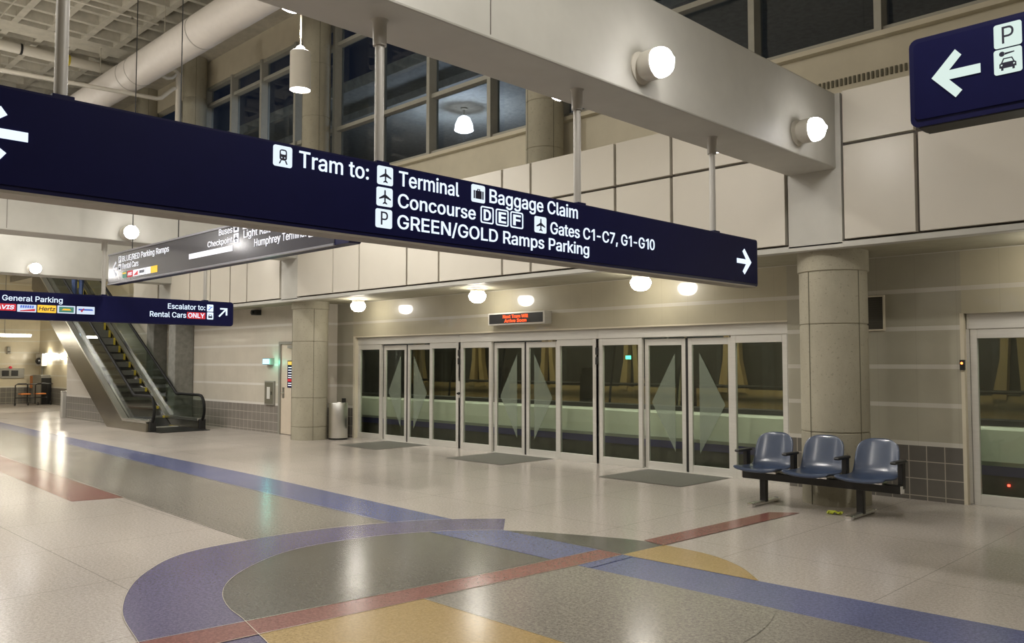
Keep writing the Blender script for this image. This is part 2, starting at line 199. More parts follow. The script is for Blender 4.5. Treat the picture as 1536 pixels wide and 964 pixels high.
GLYPH_DATA = """,94_19,-60 42,-60 68,36 34,36;-227_57,94 168,94 168,122 57,122;/125_7,-38 36,-38 117,266 89,266 89,265;0227_111,-3 131,-2 147,3 162,12 174,24 185,41 192,58 197,72 200,90 203,123 202,149 197,181 192,198 184,216 173,231 161,242 148,251 132,256 114,258 94,256 80,251 66,243 52,229 43,214 35,197 30,182 27,163 24,129 25,106 27,88 30,72 34,57 42,38 52,25 66,12 79,3 95,-2_112,25 101,26 90,30 83,36 73,46 67,58 62,72 58,88 55,106 55,148 58,166 62,181 67,197 73,208 83,219 91,224 101,228 114,230 126,228 134,225 145,218 153,208 160,198 165,182 169,165 171,145 172,123 169,88 165,72 160,58 154,47 144,36 136,30 125,26;1172_106,0 106,222 43,182 43,212 104,254 138,254 138,0;7227_48,0 82,0 195,224 195,254 31,254 31,226 162,226 162,224 156,212;:94_47,-2 56,-1 63,3 69,12 71,20 69,29 65,36 56,42 50,43 39,42 32,38 26,29 25,21 26,12 31,4 39,-1_48,135 56,137 63,141 69,149 71,157 69,167 64,174 56,179 48,181 39,179 32,175 26,167 25,159 26,149 30,143 39,137;A240_8,0 43,0 68,71 172,71 198,0 231,0 138,254 101,254_78,99 96,154 120,228 134,181 163,99;B228_30,0 126,0 142,1 155,3 172,9 184,16 194,26 200,33 205,45 208,56 209,66 208,82 205,92 202,101 196,110 182,123 166,130 157,131 158,133 168,137 178,143 186,149 188,151 193,159 197,169 199,190 198,200 195,210 190,222 184,230 174,240 163,246 152,250 135,253 124,254 30,254_62,29 62,115 136,115 145,113 153,109 166,99 171,92 176,80 178,67 176,59 172,48 163,39 154,34 140,30 124,29_62,143 62,226 123,226 136,225 147,221 156,214 163,206 167,196 168,185 166,174 162,163 154,155 144,148 128,143;C255_132,-3 147,-3 160,-1 169,2 192,12 200,18 211,28 224,45 234,67 236,79 236,80 204,80 200,68 195,57 179,40 168,34 157,30 146,27 136,26 118,28 105,32 92,38 79,48 71,58 63,72 57,88 53,106 52,125 53,148 57,166 62,182 71,196 79,206 92,216 105,223 121,227 131,228 144,227 158,224 168,220 178,215 188,206 195,197 200,186 204,174 236,174 234,188 224,209 210,228 201,236 182,248 172,252 157,255 136,258 117,257 102,254 88,249 75,242 63,233 51,222 35,197 28,181 24,166 21,149 20,129 21,108 24,88 28,73 35,58 42,46 51,33 64,20 74,12 88,6 104,1 118,-2;D251_30,0 112,0 128,1 146,4 161,9 174,15 188,24 201,36 209,46 217,58 223,75 227,90 230,108 231,132 230,148 227,165 223,180 218,195 206,213 192,228 176,239 162,246 148,251 132,253 116,254 30,254_62,29 62,226 114,226 130,225 146,221 160,214 172,205 179,197 183,193 189,182 195,166 198,146 200,126 198,107 195,91 189,76 182,61 171,49 159,40 143,34 128,30 123,30;E209_30,0 188,0 188,29 62,29 62,114 178,114 178,143 62,143 62,226 186,226 186,254 30,254;F205_30,0 62,0 62,111 173,111 173,139 62,139 62,226 185,226 185,254 30,254;G260_132,-3 154,-2 174,3 188,9 203,19 215,31 225,45 234,64 237,79 239,98 239,128 141,128 141,100 207,100 206,86 204,78 198,62 191,51 183,43 171,35 161,31 148,27 133,26 121,28 105,32 92,38 80,48 71,58 63,72 57,87 53,106 52,130 53,148 57,166 62,182 70,196 81,208 92,216 103,223 118,227 134,228 150,226 158,224 168,220 178,213 186,207 194,197 204,174 237,174 234,186 230,198 225,208 218,218 202,235 192,242 169,252 147,257 129,258 116,257 103,254 88,249 74,242 63,234 51,222 42,210 35,196 28,180 24,166 21,146 20,125 21,108 24,88 28,73 42,44 51,34 64,21 76,13 88,6 103,1 118,-2;H258_30,0 62,0 62,116 196,116 196,0 228,0 228,254 196,254 196,144 62,144 62,254 30,254;I150_16,0 135,0 135,29 91,29 91,226 135,226 135,254 16,254 16,226 59,226 59,29 16,29;L196_30,0 181,0 181,29 62,29 62,254 30,254;N262_30,0 62,0 62,170 60,215 100,146 193,0 232,0 232,254 199,254 199,95 200,82 200,52 201,39 193,54 172,92 68,254 30,254;O267_131,-3 150,-2 164,1 179,6 192,12 204,21 215,32 225,45 231,56 238,74 243,91 246,107 247,123 246,147 243,164 239,178 232,198 215,223 204,233 193,241 178,249 163,254 150,257 136,258 117,257 102,254 88,249 75,242 63,233 51,222 35,197 28,181 24,166 21,149 20,129 21,108 24,88 28,73 35,58 42,46 51,33 64,20 74,12 88,6 104,1 118,-2_132,26 119,28 106,32 92,38 82,46 72,57 63,72 57,88 53,106 52,130 53,148 57,166 63,182 71,196 82,208 92,216 105,223 118,227 136,228 148,227 162,223 166,221 175,216 184,209 196,196 204,182 210,166 214,149 215,123 214,105 210,88 204,72 196,58 186,47 173,37 162,32 148,28;P222_30,0 62,0 62,93 120,93 136,94 151,98 166,104 178,112 187,121 195,133 200,146 203,161 204,171 203,187 200,202 195,215 187,226 178,236 167,244 152,250 134,253 122,254 30,254_62,121 62,226 118,226 130,225 138,223 149,219 156,214 162,208 167,200 170,194 172,185 172,163 170,154 167,146 162,139 156,133 148,128 139,124 130,122 118,121;R224_30,0 62,0 62,99 121,99 124,99 125,97 177,0 214,0 157,104 178,116 189,126 196,137 200,148 204,163 205,179 204,192 196,216 188,227 178,237 168,244 154,250 134,253 122,254 30,254_62,128 62,226 118,226 132,225 140,223 149,220 156,215 162,209 167,202 170,194 172,184 173,174 171,160 167,150 159,140 149,133 140,130 130,128;S223_110,-4 130,-3 147,0 162,5 184,20 193,32 199,44 203,56 204,66 203,81 201,90 198,96 192,106 186,113 179,119 172,124 156,132 132,140 107,147 85,154 74,160 66,166 60,176 58,188 59,196 59,199 64,208 75,219 90,226 101,229 128,228 140,225 150,220 161,210 166,200 169,189 200,189 199,202 195,212 189,224 180,234 170,242 160,248 146,254 131,257 117,258 96,257 82,254 68,249 57,242 47,235 37,224 31,213 27,202 26,185 28,170 34,156 42,146 56,135 61,132 72,126 122,111 148,102 160,94 166,89 171,82 172,78 173,71 172,62 168,52 165,46 159,40 151,34 143,30 124,25 102,25 83,29 76,33 69,37 61,45 57,50 54,59 52,68 19,68 21,54 25,42 33,29 50,12 64,5 78,0 94,-3;T224_96,0 128,0 128,226 208,226 208,254 16,254 16,226 96,226;U259_126,-4 150,-3 166,1 182,8 195,17 208,28 216,40 223,54 227,71 229,86 229,254 196,254 196,87 193,66 182,48 174,39 155,29 144,27 131,26 116,27 104,29 86,39 78,47 70,56 66,66 63,77 62,88 62,254 30,254 30,85 31,70 36,54 42,40 51,28 62,18 77,8 93,1 98,0 110,-3;V240_102,0 139,0 231,254 197,254 197,253 134,72 120,27 107,72 42,254 8,254;W343_78,0 115,0 158,158 172,219 176,196 185,158 228,1 228,0 265,0 335,254 302,254 302,253 263,105 246,33 231,98 190,254 153,254 114,105 100,48 96,28 88,74 82,98 41,254 8,254;Y236_102,0 134,0 134,104 228,254 191,254 140,172 126,147 118,130 110,148 98,170 47,253 46,254 8,254 102,104;a195_68,-4 90,-4 100,-2 108,1 118,6 125,11 136,26 138,26 138,0 168,0 168,140 167,142 165,150 161,161 156,168 150,175 143,180 133,185 120,190 99,192 86,192 64,187 50,180 40,174 32,165 20,146 50,137 54,144 57,148 68,157 76,161 84,164 100,165 110,164 120,161 127,157 133,149 137,140 138,126 136,121 133,117 118,113 90,110 66,106 55,103 46,100 39,97 30,91 22,80 18,73 16,64 15,55 16,42 19,32 24,22 31,13 46,2_84,23 74,24 65,26 58,30 51,36 47,43 46,53 47,62 52,70 58,75 68,79 89,84 116,88 128,90 138,95 138,68 136,58 132,47 122,36 114,29 96,23;c198_102,-4 114,-4 122,-2 132,1 147,7 162,18 171,28 179,43 181,50 180,51 152,59 146,44 135,33 121,26 102,23 92,24 81,28 74,33 65,40 59,50 54,59 49,80 48,92 49,106 52,121 54,129 59,139 64,147 73,155 81,161 92,164 102,165 121,162 135,155 145,145 151,131 181,138 178,146 170,161 163,170 153,178 141,185 130,189 114,192 90,191 74,188 58,180 47,172 36,159 28,146 22,130 18,114 18,109 17,92 18,73 22,58 28,43 36,28 47,16 58,8 72,1 87,-3;d212_96,-4 110,-3 118,-1 126,2 136,8 143,16 153,29 156,29 156,0 186,0 186,254 155,254 155,160 152,161 144,173 136,180 118,190 110,192 85,191 69,187 56,180 46,172 35,160 27,146 22,131 18,114 17,96 18,75 22,58 27,42 35,28 43,18 56,8 69,1 82,-3_101,23 91,24 81,28 74,33 67,38 59,48 54,58 51,70 49,82 48,96 51,118 54,130 64,148 72,156 82,161 90,164 104,165 114,164 122,161 131,157 139,149 144,142 150,130 153,119 155,106 156,92 153,70 150,58 145,48 139,39 132,32 123,27 113,24;e202_104,-4 120,-3 130,-1 141,2 151,7 160,13 174,27 179,36 182,45 153,53 149,44 144,37 127,26 108,23 94,24 85,26 68,37 61,44 55,52 51,64 49,74 48,85 186,85 185,114 180,138 178,144 167,162 160,170 143,183 132,187 114,192 88,191 73,188 58,180 48,172 36,160 28,145 22,129 18,112 17,95 18,75 22,57 28,42 36,28 45,18 58,8 73,1 88,-3_49,110 49,116 54,135 59,143 64,148 73,157 80,160 92,164 101,165 114,164 122,161 131,157 138,151 145,142 149,134 152,123 154,112 154,110;g213_90,-75 119,-74 132,-72 145,-68 157,-62 166,-55 175,-45 181,-32 185,-20 186,-7 186,190 157,190 157,159 154,159 144,173 137,180 119,190 110,192 95,192 82,191 69,187 56,180 46,172 35,160 27,147 22,131 18,114 17,98 18,77 22,60 28,45 35,32 46,21 56,13 69,7 96,2 110,3 126,8 136,14 143,21 152,33 153,34 156,34 156,-4 154,-17 149,-29 140,-38 132,-43 118,-47 104,-49 85,-47 77,-44 68,-39 60,-32 51,-20 25,-35 34,-48 42,-56 52,-63 57,-66 68,-70_91,30 81,33 66,43 59,52 54,61 51,72 49,87 48,98 49,112 54,130 59,141 64,148 73,156 82,161 90,164 100,165 114,164 122,161 131,157 139,150 149,134 150,132 156,110 156,82 150,62 145,51 132,38 123,33 113,30;h205_26,0 57,0 57,114 58,124 60,133 63,141 70,150 80,159 89,162 104,165 116,163 128,159 136,152 143,143 147,132 148,120 148,0 179,0 179,123 178,136 176,147 171,158 162,172 157,178 149,184 136,189 124,191 112,192 100,191 88,187 76,181 66,172 57,157 57,254 26,254;i83_26,0 57,0 57,190 26,190_42,221 50,223 56,227 62,234 63,240 62,249 57,256 50,260 42,262 34,260 28,256 22,249 21,243 22,234 26,228 34,223;k190_26,0 57,0 57,70 77,89 147,0 186,0 100,108 180,190 142,190 60,106 57,106 57,254 26,254;l95_68,-1 88,1 90,1 90,2 85,27 80,26 72,26 65,27 60,31 58,38 57,48 57,254 26,254 26,40 27,29 31,18 37,10 44,4 56,0;m305_26,0 57,0 57,120 58,130 63,145 71,155 79,160 88,164 98,165 110,164 119,161 126,156 132,148 136,140 137,132 137,0 168,0 168,125 169,135 173,145 178,152 187,160 197,164 207,165 220,164 228,161 234,157 243,149 247,140 248,130 248,0 278,0 278,142 275,154 270,165 264,173 257,180 250,185 240,190 220,193 200,191 182,183 176,179 168,171 163,164 158,154 157,160 151,171 144,180 134,187 121,192 112,193 100,192 86,188 76,182 65,172 61,166 56,154 56,190 26,190;n205_26,0 57,0 57,114 58,124 60,133 63,141 70,150 80,159 89,162 104,165 116,163 128,159 136,152 143,143 147,132 148,120 148,0 179,0 179,123 178,136 175,148 170,161 164,170 156,178 148,184 136,189 116,192 100,191 88,187 76,181 66,172 56,155 56,190 26,190;o208_102,-4 120,-3 136,1 149,8 163,19 171,29 179,41 186,57 189,74 191,92 189,112 186,129 181,144 171,159 161,171 148,181 136,187 120,191 107,192 86,191 72,187 58,180 44,169 36,159 28,146 22,131 18,114 17,96 18,75 22,58 28,43 35,31 45,18 58,8 72,1 87,-3_102,23 92,24 81,28 72,34 65,40 59,50 54,60 49,80 48,96 51,116 54,128 59,139 64,147 73,155 81,161 92,164 106,165 116,164 126,161 135,155 143,148 149,140 154,128 159,107 160,92 159,78 154,60 149,49 144,41 135,33 126,28 116,24;p212_26,-71 57,-71 57,29 59,29 70,15 76,8 86,2 94,-1 104,-3 114,-4 130,-3 146,2 157,8 166,15 177,29 185,42 191,58 194,78 195,90 194,110 191,132 186,145 178,159 168,171 155,181 144,187 130,191 118,192 102,192 95,190 77,181 68,172 60,162 59,160 56,160 56,190 26,190_109,23 99,24 89,27 80,33 73,40 66,50 59,69 57,80 56,96 59,118 62,130 67,141 72,148 81,156 90,161 98,164 112,165 122,164 130,161 140,156 147,149 158,130 163,109 164,92 161,71 158,59 153,48 147,40 140,33 130,28 121,24;r130_26,0 57,0 57,120 58,131 62,141 71,152 80,157 88,160 102,163 122,161 122,192 105,192 96,191 85,188 77,185 67,176 62,169 58,160 56,160 56,190 26,190;s182_90,-4 106,-3 118,-1 130,3 140,9 148,15 156,24 161,34 165,42 166,51 164,66 160,76 153,86 142,94 130,100 116,105 87,111 76,114 62,122 56,129 54,139 57,150 66,159 74,163 82,165 96,166 106,165 114,163 121,158 129,149 134,139 162,145 159,154 154,163 149,170 138,180 134,183 118,190 107,192 92,192 70,189 58,185 48,180 37,171 27,157 24,147 23,138 25,124 29,112 35,105 46,96 59,90 72,86 106,78 118,74 127,68 132,60 134,50 131,40 122,31 113,26 104,24 92,23 80,24 70,26 62,30 55,36 50,44 47,53 18,47 21,37 25,26 30,20 39,11 46,6 67,-2;t114_82,-2 96,-1 106,1 107,2 101,27 86,25 75,26 68,32 64,38 63,48 63,164 102,164 102,190 63,190 63,236 32,236 32,190 3,190 3,164 32,164 32,45 34,32 38,21 47,10 56,4 69,-1;u205_90,-3 106,-1 116,2 129,8 139,18 147,30 149,34 149,0 179,0 179,190 148,190 148,74 145,56 142,48 135,40 125,31 116,28 101,25 88,26 78,31 68,37 62,47 58,58 57,70 57,190 26,190 26,68 27,54 30,41 35,28 41,20 49,11 56,5 76,-1;v195_81,0 113,0 186,190 152,190 113,81 97,29 83,80 42,190 9,190;x189_10,0 46,0 75,44 94,77 116,42 143,0 179,0 112,96 176,190 141,190 115,150 96,117 74,154 50,190 14,190 78,98;y195_44,-73 57,-71 69,-68 80,-62 88,-54 97,-40 104,-25 186,190 153,190 113,80 97,29 83,80 42,190 9,190 81,0 71,-28 63,-39 59,-42 50,-44 43,-45 31,-43 24,-69 32,-72;z175_14,0 14,26 116,162 18,162 18,190 157,190 157,164 56,28 160,28 160,0"""
# ---------------------------------------------------------------- mesh helpers
class MB:
    def __init__(s): s.bm = bmesh.new()
    def box(s, x0, x1, y0, y1, z0, z1, bev=0):
        vs = [s.bm.verts.new((x, y, z)) for x in (x0, x1) for y in (y0, y1) for z in (z0, z1)]
        fs = [(0,1,3,2),(4,6,7,5),(0,4,5,1),(2,3,7,6),(0,2,6,4),(1,5,7,3)]
        F = [s.bm.faces.new([vs[i] for i in f]) for f in fs]
        if bev:
            es = {e for f in F for e in f.edges}
            bmesh.ops.bevel(s.bm, geom=list(es), offset=bev, segments=2, profile=.5, affect='EDGES')
        return s
    def tube(s, pts, r, n=10, cap=True):
        pts = [Vector(p) for p in pts]; rings = []; up = Vector((0, 0, 1)); a = None
        for i, p in enumerate(pts):
            t = (pts[min(i+1, len(pts)-1)]-pts[max(i-1, 0)]).normalized()
            if a is None: a = t.cross(up if abs(t.z) < .9 else Vector((1, 0, 0))).normalized()
            else: a = (a-t*a.dot(t)).normalized()
            b = t.cross(a); rr = r[i] if isinstance(r, (list, tuple)) else r
            rings.append([s.bm.verts.new(p+a*rr*math.cos(2*math.pi*k/n)+b*rr*math.sin(2*math.pi*k/n)) for k in range(n)])
        for A, B in zip(rings, rings[1:]):
            for k in range(n): s.bm.faces.new((A[k], A[(k+1)%n], B[(k+1)%n], B[k]))
        if cap: s.bm.faces.new(rings[0][::-1]); s.bm.faces.new(rings[-1])
        return s
    def lathe(s, prof, c=(0,0,0), axis='z', n=28, flip=1):
        c = Vector(c); rings = []
        for r, h in prof:
            if r < 1e-5: q = [Vector((0, 0, h))]
            else: q = [Vector((r*math.cos(2*math.pi*k/n), r*math.sin(2*math.pi*k/n), h)) for k in range(n)]
            if axis == 'x': q = [Vector((v.z*flip, v.x, v.y)) for v in q]
            elif axis == 'y': q = [Vector((v.x, v.z*flip, v.y)) for v in q]
            else: q = [Vector((v.x, v.y, v.z*flip)) for v in q]
            rings.append([s.bm.verts.new(c+v) for v in q])
        for A, B in zip(rings, rings[1:]):
            for k in range(n):
                a = [A[k % len(A)], A[(k+1) % len(A)], B[(k+1) % len(B)], B[k % len(B)]]
                u = []
                for v in a:
                    if v not in u: u.append(v)
                if len(u) > 2:
                    try: s.bm.faces.new(u)
                    except ValueError: pass
        for Rg in (rings[0], rings[-1]):
            if len(Rg) > 2:
                try: s.bm.faces.new(Rg)
                except ValueError: pass
        return s
    def prism(s, poly, h0, h1, plane='xz'):
        def P(a, b, h): return {'xz': (a, h, b), 'xy': (a, b, h), 'yz': (h, a, b)}[plane]
        A = [s.bm.verts.new(P(a, b, h0)) for a, b in poly]; B = [s.bm.verts.new(P(a, b, h1)) for a, b in poly]
        s.bm.faces.new(A[::-1]); s.bm.faces.new(B); n = len(poly)
        for k in range(n): s.bm.faces.new((A[k], A[(k+1)%n], B[(k+1)%n], B[k]))
        return s
    def loft(s, secs, close=False):
        rs = [[s.bm.verts.new(p) for p in q] for q in secs]
        for A, B in zip(rs, rs[1:]):
            n = len(A)
            for k in range(n if close else n-1): s.bm.faces.new((A[k], A[(k+1)%n], B[(k+1)%n], B[k]))
        return s
    def build(s, name, m, parent=None, smooth=False):
        bmesh.ops.recalc_face_normals(s.bm, faces=s.bm.faces)
        me = bpy.data.meshes.new(name); s.bm.to_mesh(me); s.bm.free()
        return link(name, me, m, parent, smooth)
def link(name, me, m, parent=None, smooth=False):
    if not me.materials: me.materials.append(M[m] if isinstance(m, str) else m)
    if smooth:
        for p in me.polygons: p.use_smooth = True
        try: me.set_sharp_from_angle(angle=R(40))
        except Exception: pass
    o = bpy.data.objects.new(name, me); C.objects.link(o)
    if parent is not None: o.parent = parent; o.matrix_parent_inverse = Matrix.Translation(-parent_world(parent))
    return o
def parent_world(p):
    v = Vector(p.location)
    if p.parent: v = Vector((0, 0, 0)) if p.type == 'MESH' else v
    return v
def tag(o, label, cat, group=None):
    o['label'] = label; o['category'] = cat
    if group: o['group'] = group
    return o
def thing(name, label, cat, loc=(0,0,0), group=None):
    o = bpy.data.objects.new(name, None); C.objects.link(o); o.location = loc; o.empty_display_size = .2
    return tag(o, label, cat, group)
def struct(o): o['kind'] = 'structure'; return o
def sroot(name, loc=(0,0,0)):
    o = bpy.data.objects.new(name, None); C.objects.link(o); o.location = loc; return struct(o)
def copy_tree(o, d, parent=None):
    c = o.copy(); C.objects.link(c)
    if parent is None: c.location = Vector(o.location)+Vector(d)
    else: c.parent = parent
    for ch in list(o.children): copy_tree(ch, d, c)
    return c
# ---------------------------------------------------------------- lettering: glyph outlines in 1/500 em
GLYPHS = {}
for part in GLYPH_DATA.split(';'):
    f = part[1:].split('_'); GLYPHS[part[0]] = (int(f[0]), [[tuple(map(int, q.split(','))) for q in c.split()] for c in f[1:]])
SPACE = 95
def string_contours(txt, track=0):
    x = 0; out = []
    for ch in txt:
        if ch == ' ': x += SPACE; continue
        adv, cs = GLYPHS[ch]
        for c in cs: out.append([((px+x)/500, py/500) for px, py in c])
        x += adv+track
    return out
CAP = max(y for c in GLYPHS['H'][1] for x, y in c)/500
def word_contours(txt):
    x = 0; out = [[]]
    for ch in txt:
        if ch == ' ': x += SPACE; out.append([]); continue
        adv, cs = GLYPHS[ch]
        for c in cs: out[-1].append([((px+x)/500, py/500) for px, py in c])
        x += adv
    return [w_ for w_ in out if w_]
def flat_mesh(contours, offset=0, ext=.0):
    cu = bpy.data.curves.new('c', 'CURVE'); cu.dimensions = '2D'; cu.fill_mode = 'BOTH'; cu.offset = offset; cu.extrude = ext
    K = 40.0; cu.offset = offset*K; cu.extrude = ext*K      # fill at a larger size, then scale back
    for c in contours:
        sp = cu.splines.new('POLY'); sp.points.add(len(c)-1); sp.use_cyclic_u = True
        for p, q in zip(sp.points, c): p.co = (q[0]*K, q[1]*K, 0, 1)
    o = bpy.data.objects.new('c', cu); C.objects.link(o)
    bpy.context.view_layer.update()
    me = bpy.data.meshes.new_from_object(o.evaluated_get(bpy.context.evaluated_depsgraph_get()))
    bpy.data.objects.remove(o); bpy.data.curves.remove(cu); me.materials.clear(); me.transform(Matrix.Scale(1/K, 4)); return me
class Face:
    """sign face: u to the viewer's right, z up, n out of the face"""
    def __init__(s, kind, d, parent): s.kind, s.d, s.parent = kind, d, parent
    def mat(s, lift):
        if s.kind == '+x': return Matrix(((0,0,1,s.d+lift),(1,0,0,0),(0,1,0,0),(0,0,0,1)))
        if s.kind == '-y': return Matrix(((1,0,0,0),(0,0,-1,s.d-lift),(0,1,0,0),(0,0,0,1)))
        if s.kind == '+y': return Matrix(((-1,0,0,0),(0,0,1,s.d+lift),(0,1,0,0),(0,0,0,1)))
    def put(s, name, contours, m, lift=.004, offset=0, ext=.002, parent=None):
        me = flat_mesh(contours, offset, ext); me.transform(s.mat(lift)); return link(name, me, m, parent or s.parent)
    def text(s, txt, u0, u1, z0, cap, m='letter', off=.006, parent=None, lift=.004, shear=0, name='lettering'):
        cs = string_contours(txt); xs = [p[0] for c in cs for p in c]; a, b = min(xs), max(xs)
        sx = (u1-u0)/(b-a); sz = cap/CAP
        for w_ in word_contours(txt):
            me = flat_mesh(w_, off, .002/sz)
            me.transform(Matrix(((sx, shear*sz, 0, u0-a*sx), (0, sz, 0, z0), (0, 0, sz, 0), (0, 0, 0, 1))))
            me.transform(s.mat(lift)); link(name, me, m, parent or s.parent)
    def rect(s, name, u0, u1, z0, z1, m, r=.012, lift=.003, parent=None):
        return s.put(name, [rrect(u0, u1, z0, z1, r)], m, lift, parent=parent)
    def icon(s, u0, u1, z0, z1, shapes, m='picto', ink='ink', r=.014):
        p = s.rect('pictogram', u0, u1, z0, z1, m, r)
        cs = [[(u0+(u1-u0)*a, z0+(z1-z0)*b) for a, b in c] for c in shapes]
        s.put('symbol', cs, ink, .0075, parent=p); return p
def rrect(u0, u1, z0, z1, r, n=4):
    out = []
    for cx, cz, a0 in ((u1-r, z1-r, 0), (u0+r, z1-r, 90), (u0+r, z0+r, 180), (u1-r, z0+r, 270)):
        for k in range(n+1): a = R(a0+90*k/n); out.append((cx+r*math.cos(a), cz+r*math.sin(a)))
    return out
def circ(cx, cy, r, n=14): return [(cx+r*math.cos(2*math.pi*k/n), cy+r*math.sin(2*math.pi*k/n)) for k in range(n)]
PLANE = [[(.5,.88),(.535,.83),(.54,.62),(.86,.42),(.86,.35),(.54,.45),(.53,.24),(.63,.16),(.63,.11),(.5,.15),(.37,.11),(.37,.16),(.47,.24),(.46,.45),(.14,.35),(.14,.42),(.46,.62),(.465,.83)]]
TRAM = [rrect(.32,.70,.30,.82,.12), rrect(.37,.65,.58,.76,.06), circ(.43,.43,.035), circ(.59,.43,.035),
        [(.36,.30),(.42,.30),(.34,.13),(.28,.13)], [(.66,.30),(.60,.30),(.68,.13),(.74,.13)]]
CASE = [[(.28,.2),(.72,.2),(.72,.66),(.28,.66)], [(.14,.2),(.22,.2),(.22,.66),(.14,.66)], [(.78,.2),(.86,.2),(.86,.66),(.78,.66)],
        [(.40,.66),(.40,.76),(.60,.76),(.60,.66),(.55,.66),(.55,.72),(.45,.72),(.45,.66)]]
CARKEY = [circ(.30,.80,.10), [(.38,.78),(.74,.80),(.74,.84),(.38,.83)], [(.34,.62),(.66,.62),(.74,.44),(.80,.40),(.80,.24),(.74,.24),(.74,.14),(.66,.14),(.66,.22),(.34,.22),(.34,.14),(.26,.14),(.26,.24),(.20,.24),(.20,.40),(.26,.44)],
          [(.37,.58),(.63,.58),(.69,.45),(.31,.45)], circ(.28,.35,.035), circ(.72,.35,.035)]
CARSMALL = [[(.3,.7),(.7,.7),(.82,.45),(.82,.2),(.18,.2),(.18,.45)], [(.36,.63),(.64,.63),(.72,.47),(.28,.47)]]
BUS = [rrect(.25,.75,.2,.85,.06), rrect(.32,.68,.48,.76,.03)]
def pshape(a0=.30, b0=.16, s=.70):
    cs = string_contours('P'); xs = [p[0] for c in cs for p in c]; ys = [p[1] for c in cs for p in c]
    w_, h_ = max(xs)-min(xs), max(ys)-min(ys)
    return [[(a0+(x-min(xs))/w_*.42, b0+(y-min(ys))/h_*s) for x, y in c] for c in cs]
def arrow(u0, u1, zc, h, t, d=1):
    """arrow along u, tip at u1"""
    L = abs(u1-u0); sg = 1 if u1 > u0 else -1; hh = h/2; k = t*1.41; hb = hh
    pts = [(0, t/2), (L-k*.98, t/2), (L-hb-k*.15+t*.0, hb-t*.35), (L-hb+t*.55, hb+t*.25), (L, 0)]
    pts = pts+[(x, -z) for x, z in pts[::-1][1:]]
    return [[(u0+sg*x, zc+z) for x, z in pts]]
# ================================================================ floor
fl = struct(MB().box(-46, 7, -9, 10.85, -.2, 0).build('floor', 'cream'))
Cc = (-4.6, 4.43)
def pol(pts): return [(math.atan2(y-Cc[1], x-Cc[0]), math.hypot(x-Cc[0], y-Cc[1])) for x, y in pts]
INN = sorted(pol([(-5.1,2.67),(-5.39,2.72),(-5.78,2.86),(-6.09,3.07),(-6.44,3.48),(-6.67,3.95),(-6.69,4.52),(-6.45,5.28),(-5.91,5.92),(-5.42,6.18),(-5.12,6.31),(-4.71,6.44),(-4.41,6.43),(-3.95,6.38),(-3.57,6.19),(-3.29,5.94),(-2.75,5.2),(-2.6,4.43),(-2.8,3.5),(-3.4,2.75),(-4.2,2.5),(-4.7,2.58)]))
OUT = sorted(pol([(-5.14,2.02),(-5.87,2.2),(-6.27,2.38),(-6.79,2.72),(-7.22,3.21),(-7.34,3.95),(-7.3,4.62),(-7.13,5.23),(-6.78,5.92),(-6.41,6.32),(-4.6,7.0),(-2.6,6.3),(-1.9,4.43),(-2.6,2.5),(-4.2,1.9)]))
def rad(tab, a):
    t = [(x-2*math.pi, r) for x, r in tab]+tab+[(x+2*math.pi, r) for x, r in tab]
    for i in range(1, len(t)-2):
        if t[i][0] <= a <= t[i+1][0]:
            (x0,p0),(x1,p1),(x2,p2),(x3,p3) = t[i-1],t[i],t[i+1],t[i+2]
            f = (a-x1)/(x2-x1); m1 = (p2-p0)/(x2-x0)*(x2-x1); m2 = (p3-p1)/(x3-x1)*(x2-x1)
            return (2*f**3-3*f*f+1)*p1+(f**3-2*f*f+f)*m1+(-2*f**3+3*f*f)*p2+(f**3-f*f)*m2
def pt(tab, a): r = rad(tab, a); return (Cc[0]+r*math.cos(a), Cc[1]+r*math.sin(a))
def interp(tab, x):
    if x <= tab[0][0]: return tab[0][1]
    for (a, p), (b, q) in zip(tab, tab[1:]):
        if x <= b: return p+(q-p)*(x-a)/(b-a)
    return tab[-1][1]
BT = [(-46,6.9),(-26.9,6.6),(-20.3,6.34),(-11.5,6.17),(-7.2,5.93),(-5.86,5.87),(-4.5,5.86),(-3.17,5.89),(-1.5,5.96),(7,6.1)]
BB = [(-46,6.3),(-24.4,6.02),(-17,5.72),(-10,5.42),(-7.1,5.32),(-4.5,5.29),(-2.8,5.31),(-1.9,5.33),(7,5.45)]
TB = [(-46,4.5),(-17,4.25),(-10.7,4.0),(-7.4,3.87),(-4.6,3.8),(7,3.75)]
bt, bb, tb = (lambda x: interp(BT, x)), (lambda x: interp(BB, x)), (lambda x: interp(TB, x))
RL = [(-9,-6.2),(2,-5.13),(2.7,-5.05),(3.45,-4.97),(4.84,-4.83),(5.85,-4.77),(6.46,-4.72),(8.64,-4.62)]
RR = [(-9,-5.6),(2.6,-4.76),(3.8,-4.65),(4.6,-4.59),(5.28,-4.53),(5.86,-4.50),(6.4,-4.47),(8.85,-4.36)]
rl, rr = (lambda y: interp(RL, y)), (lambda y: interp(RR, y))
lvl = [0.0]
def inlay(name, poly, m):
    lvl[0] += .0004
    b = MB(); vs = [b.bm.verts.new((x, y, lvl[0])) for x, y in poly]; b.bm.faces.new(vs)
    bmesh.ops.triangulate(b.bm, faces=b.bm.faces)
    o = b.build(name, m, fl)
    if o.data.polygons and o.data.polygons[0].normal.z < 0: o.data.flip_normals()
    return o
def band(x0, x1, top, bot, n=40): xs = [x0+(x1-x0)*i/n for i in range(n+1)]; return [(x, top(x)) for x in xs]+[(x, bot(x)) for x in xs[::-1]]
inlay('taupe_band', band(-45, 6, bb, tb), 'taupe')
inlay('blue_band', band(-45, 6, bt, bb), 'blue')
inlay('red_bar', [(-45, 4.75), (-17, 4.22), (-10.72, 4.0), (-10.85, 3.45), (-17, 3.72), (-45, 4.2)], 'red')
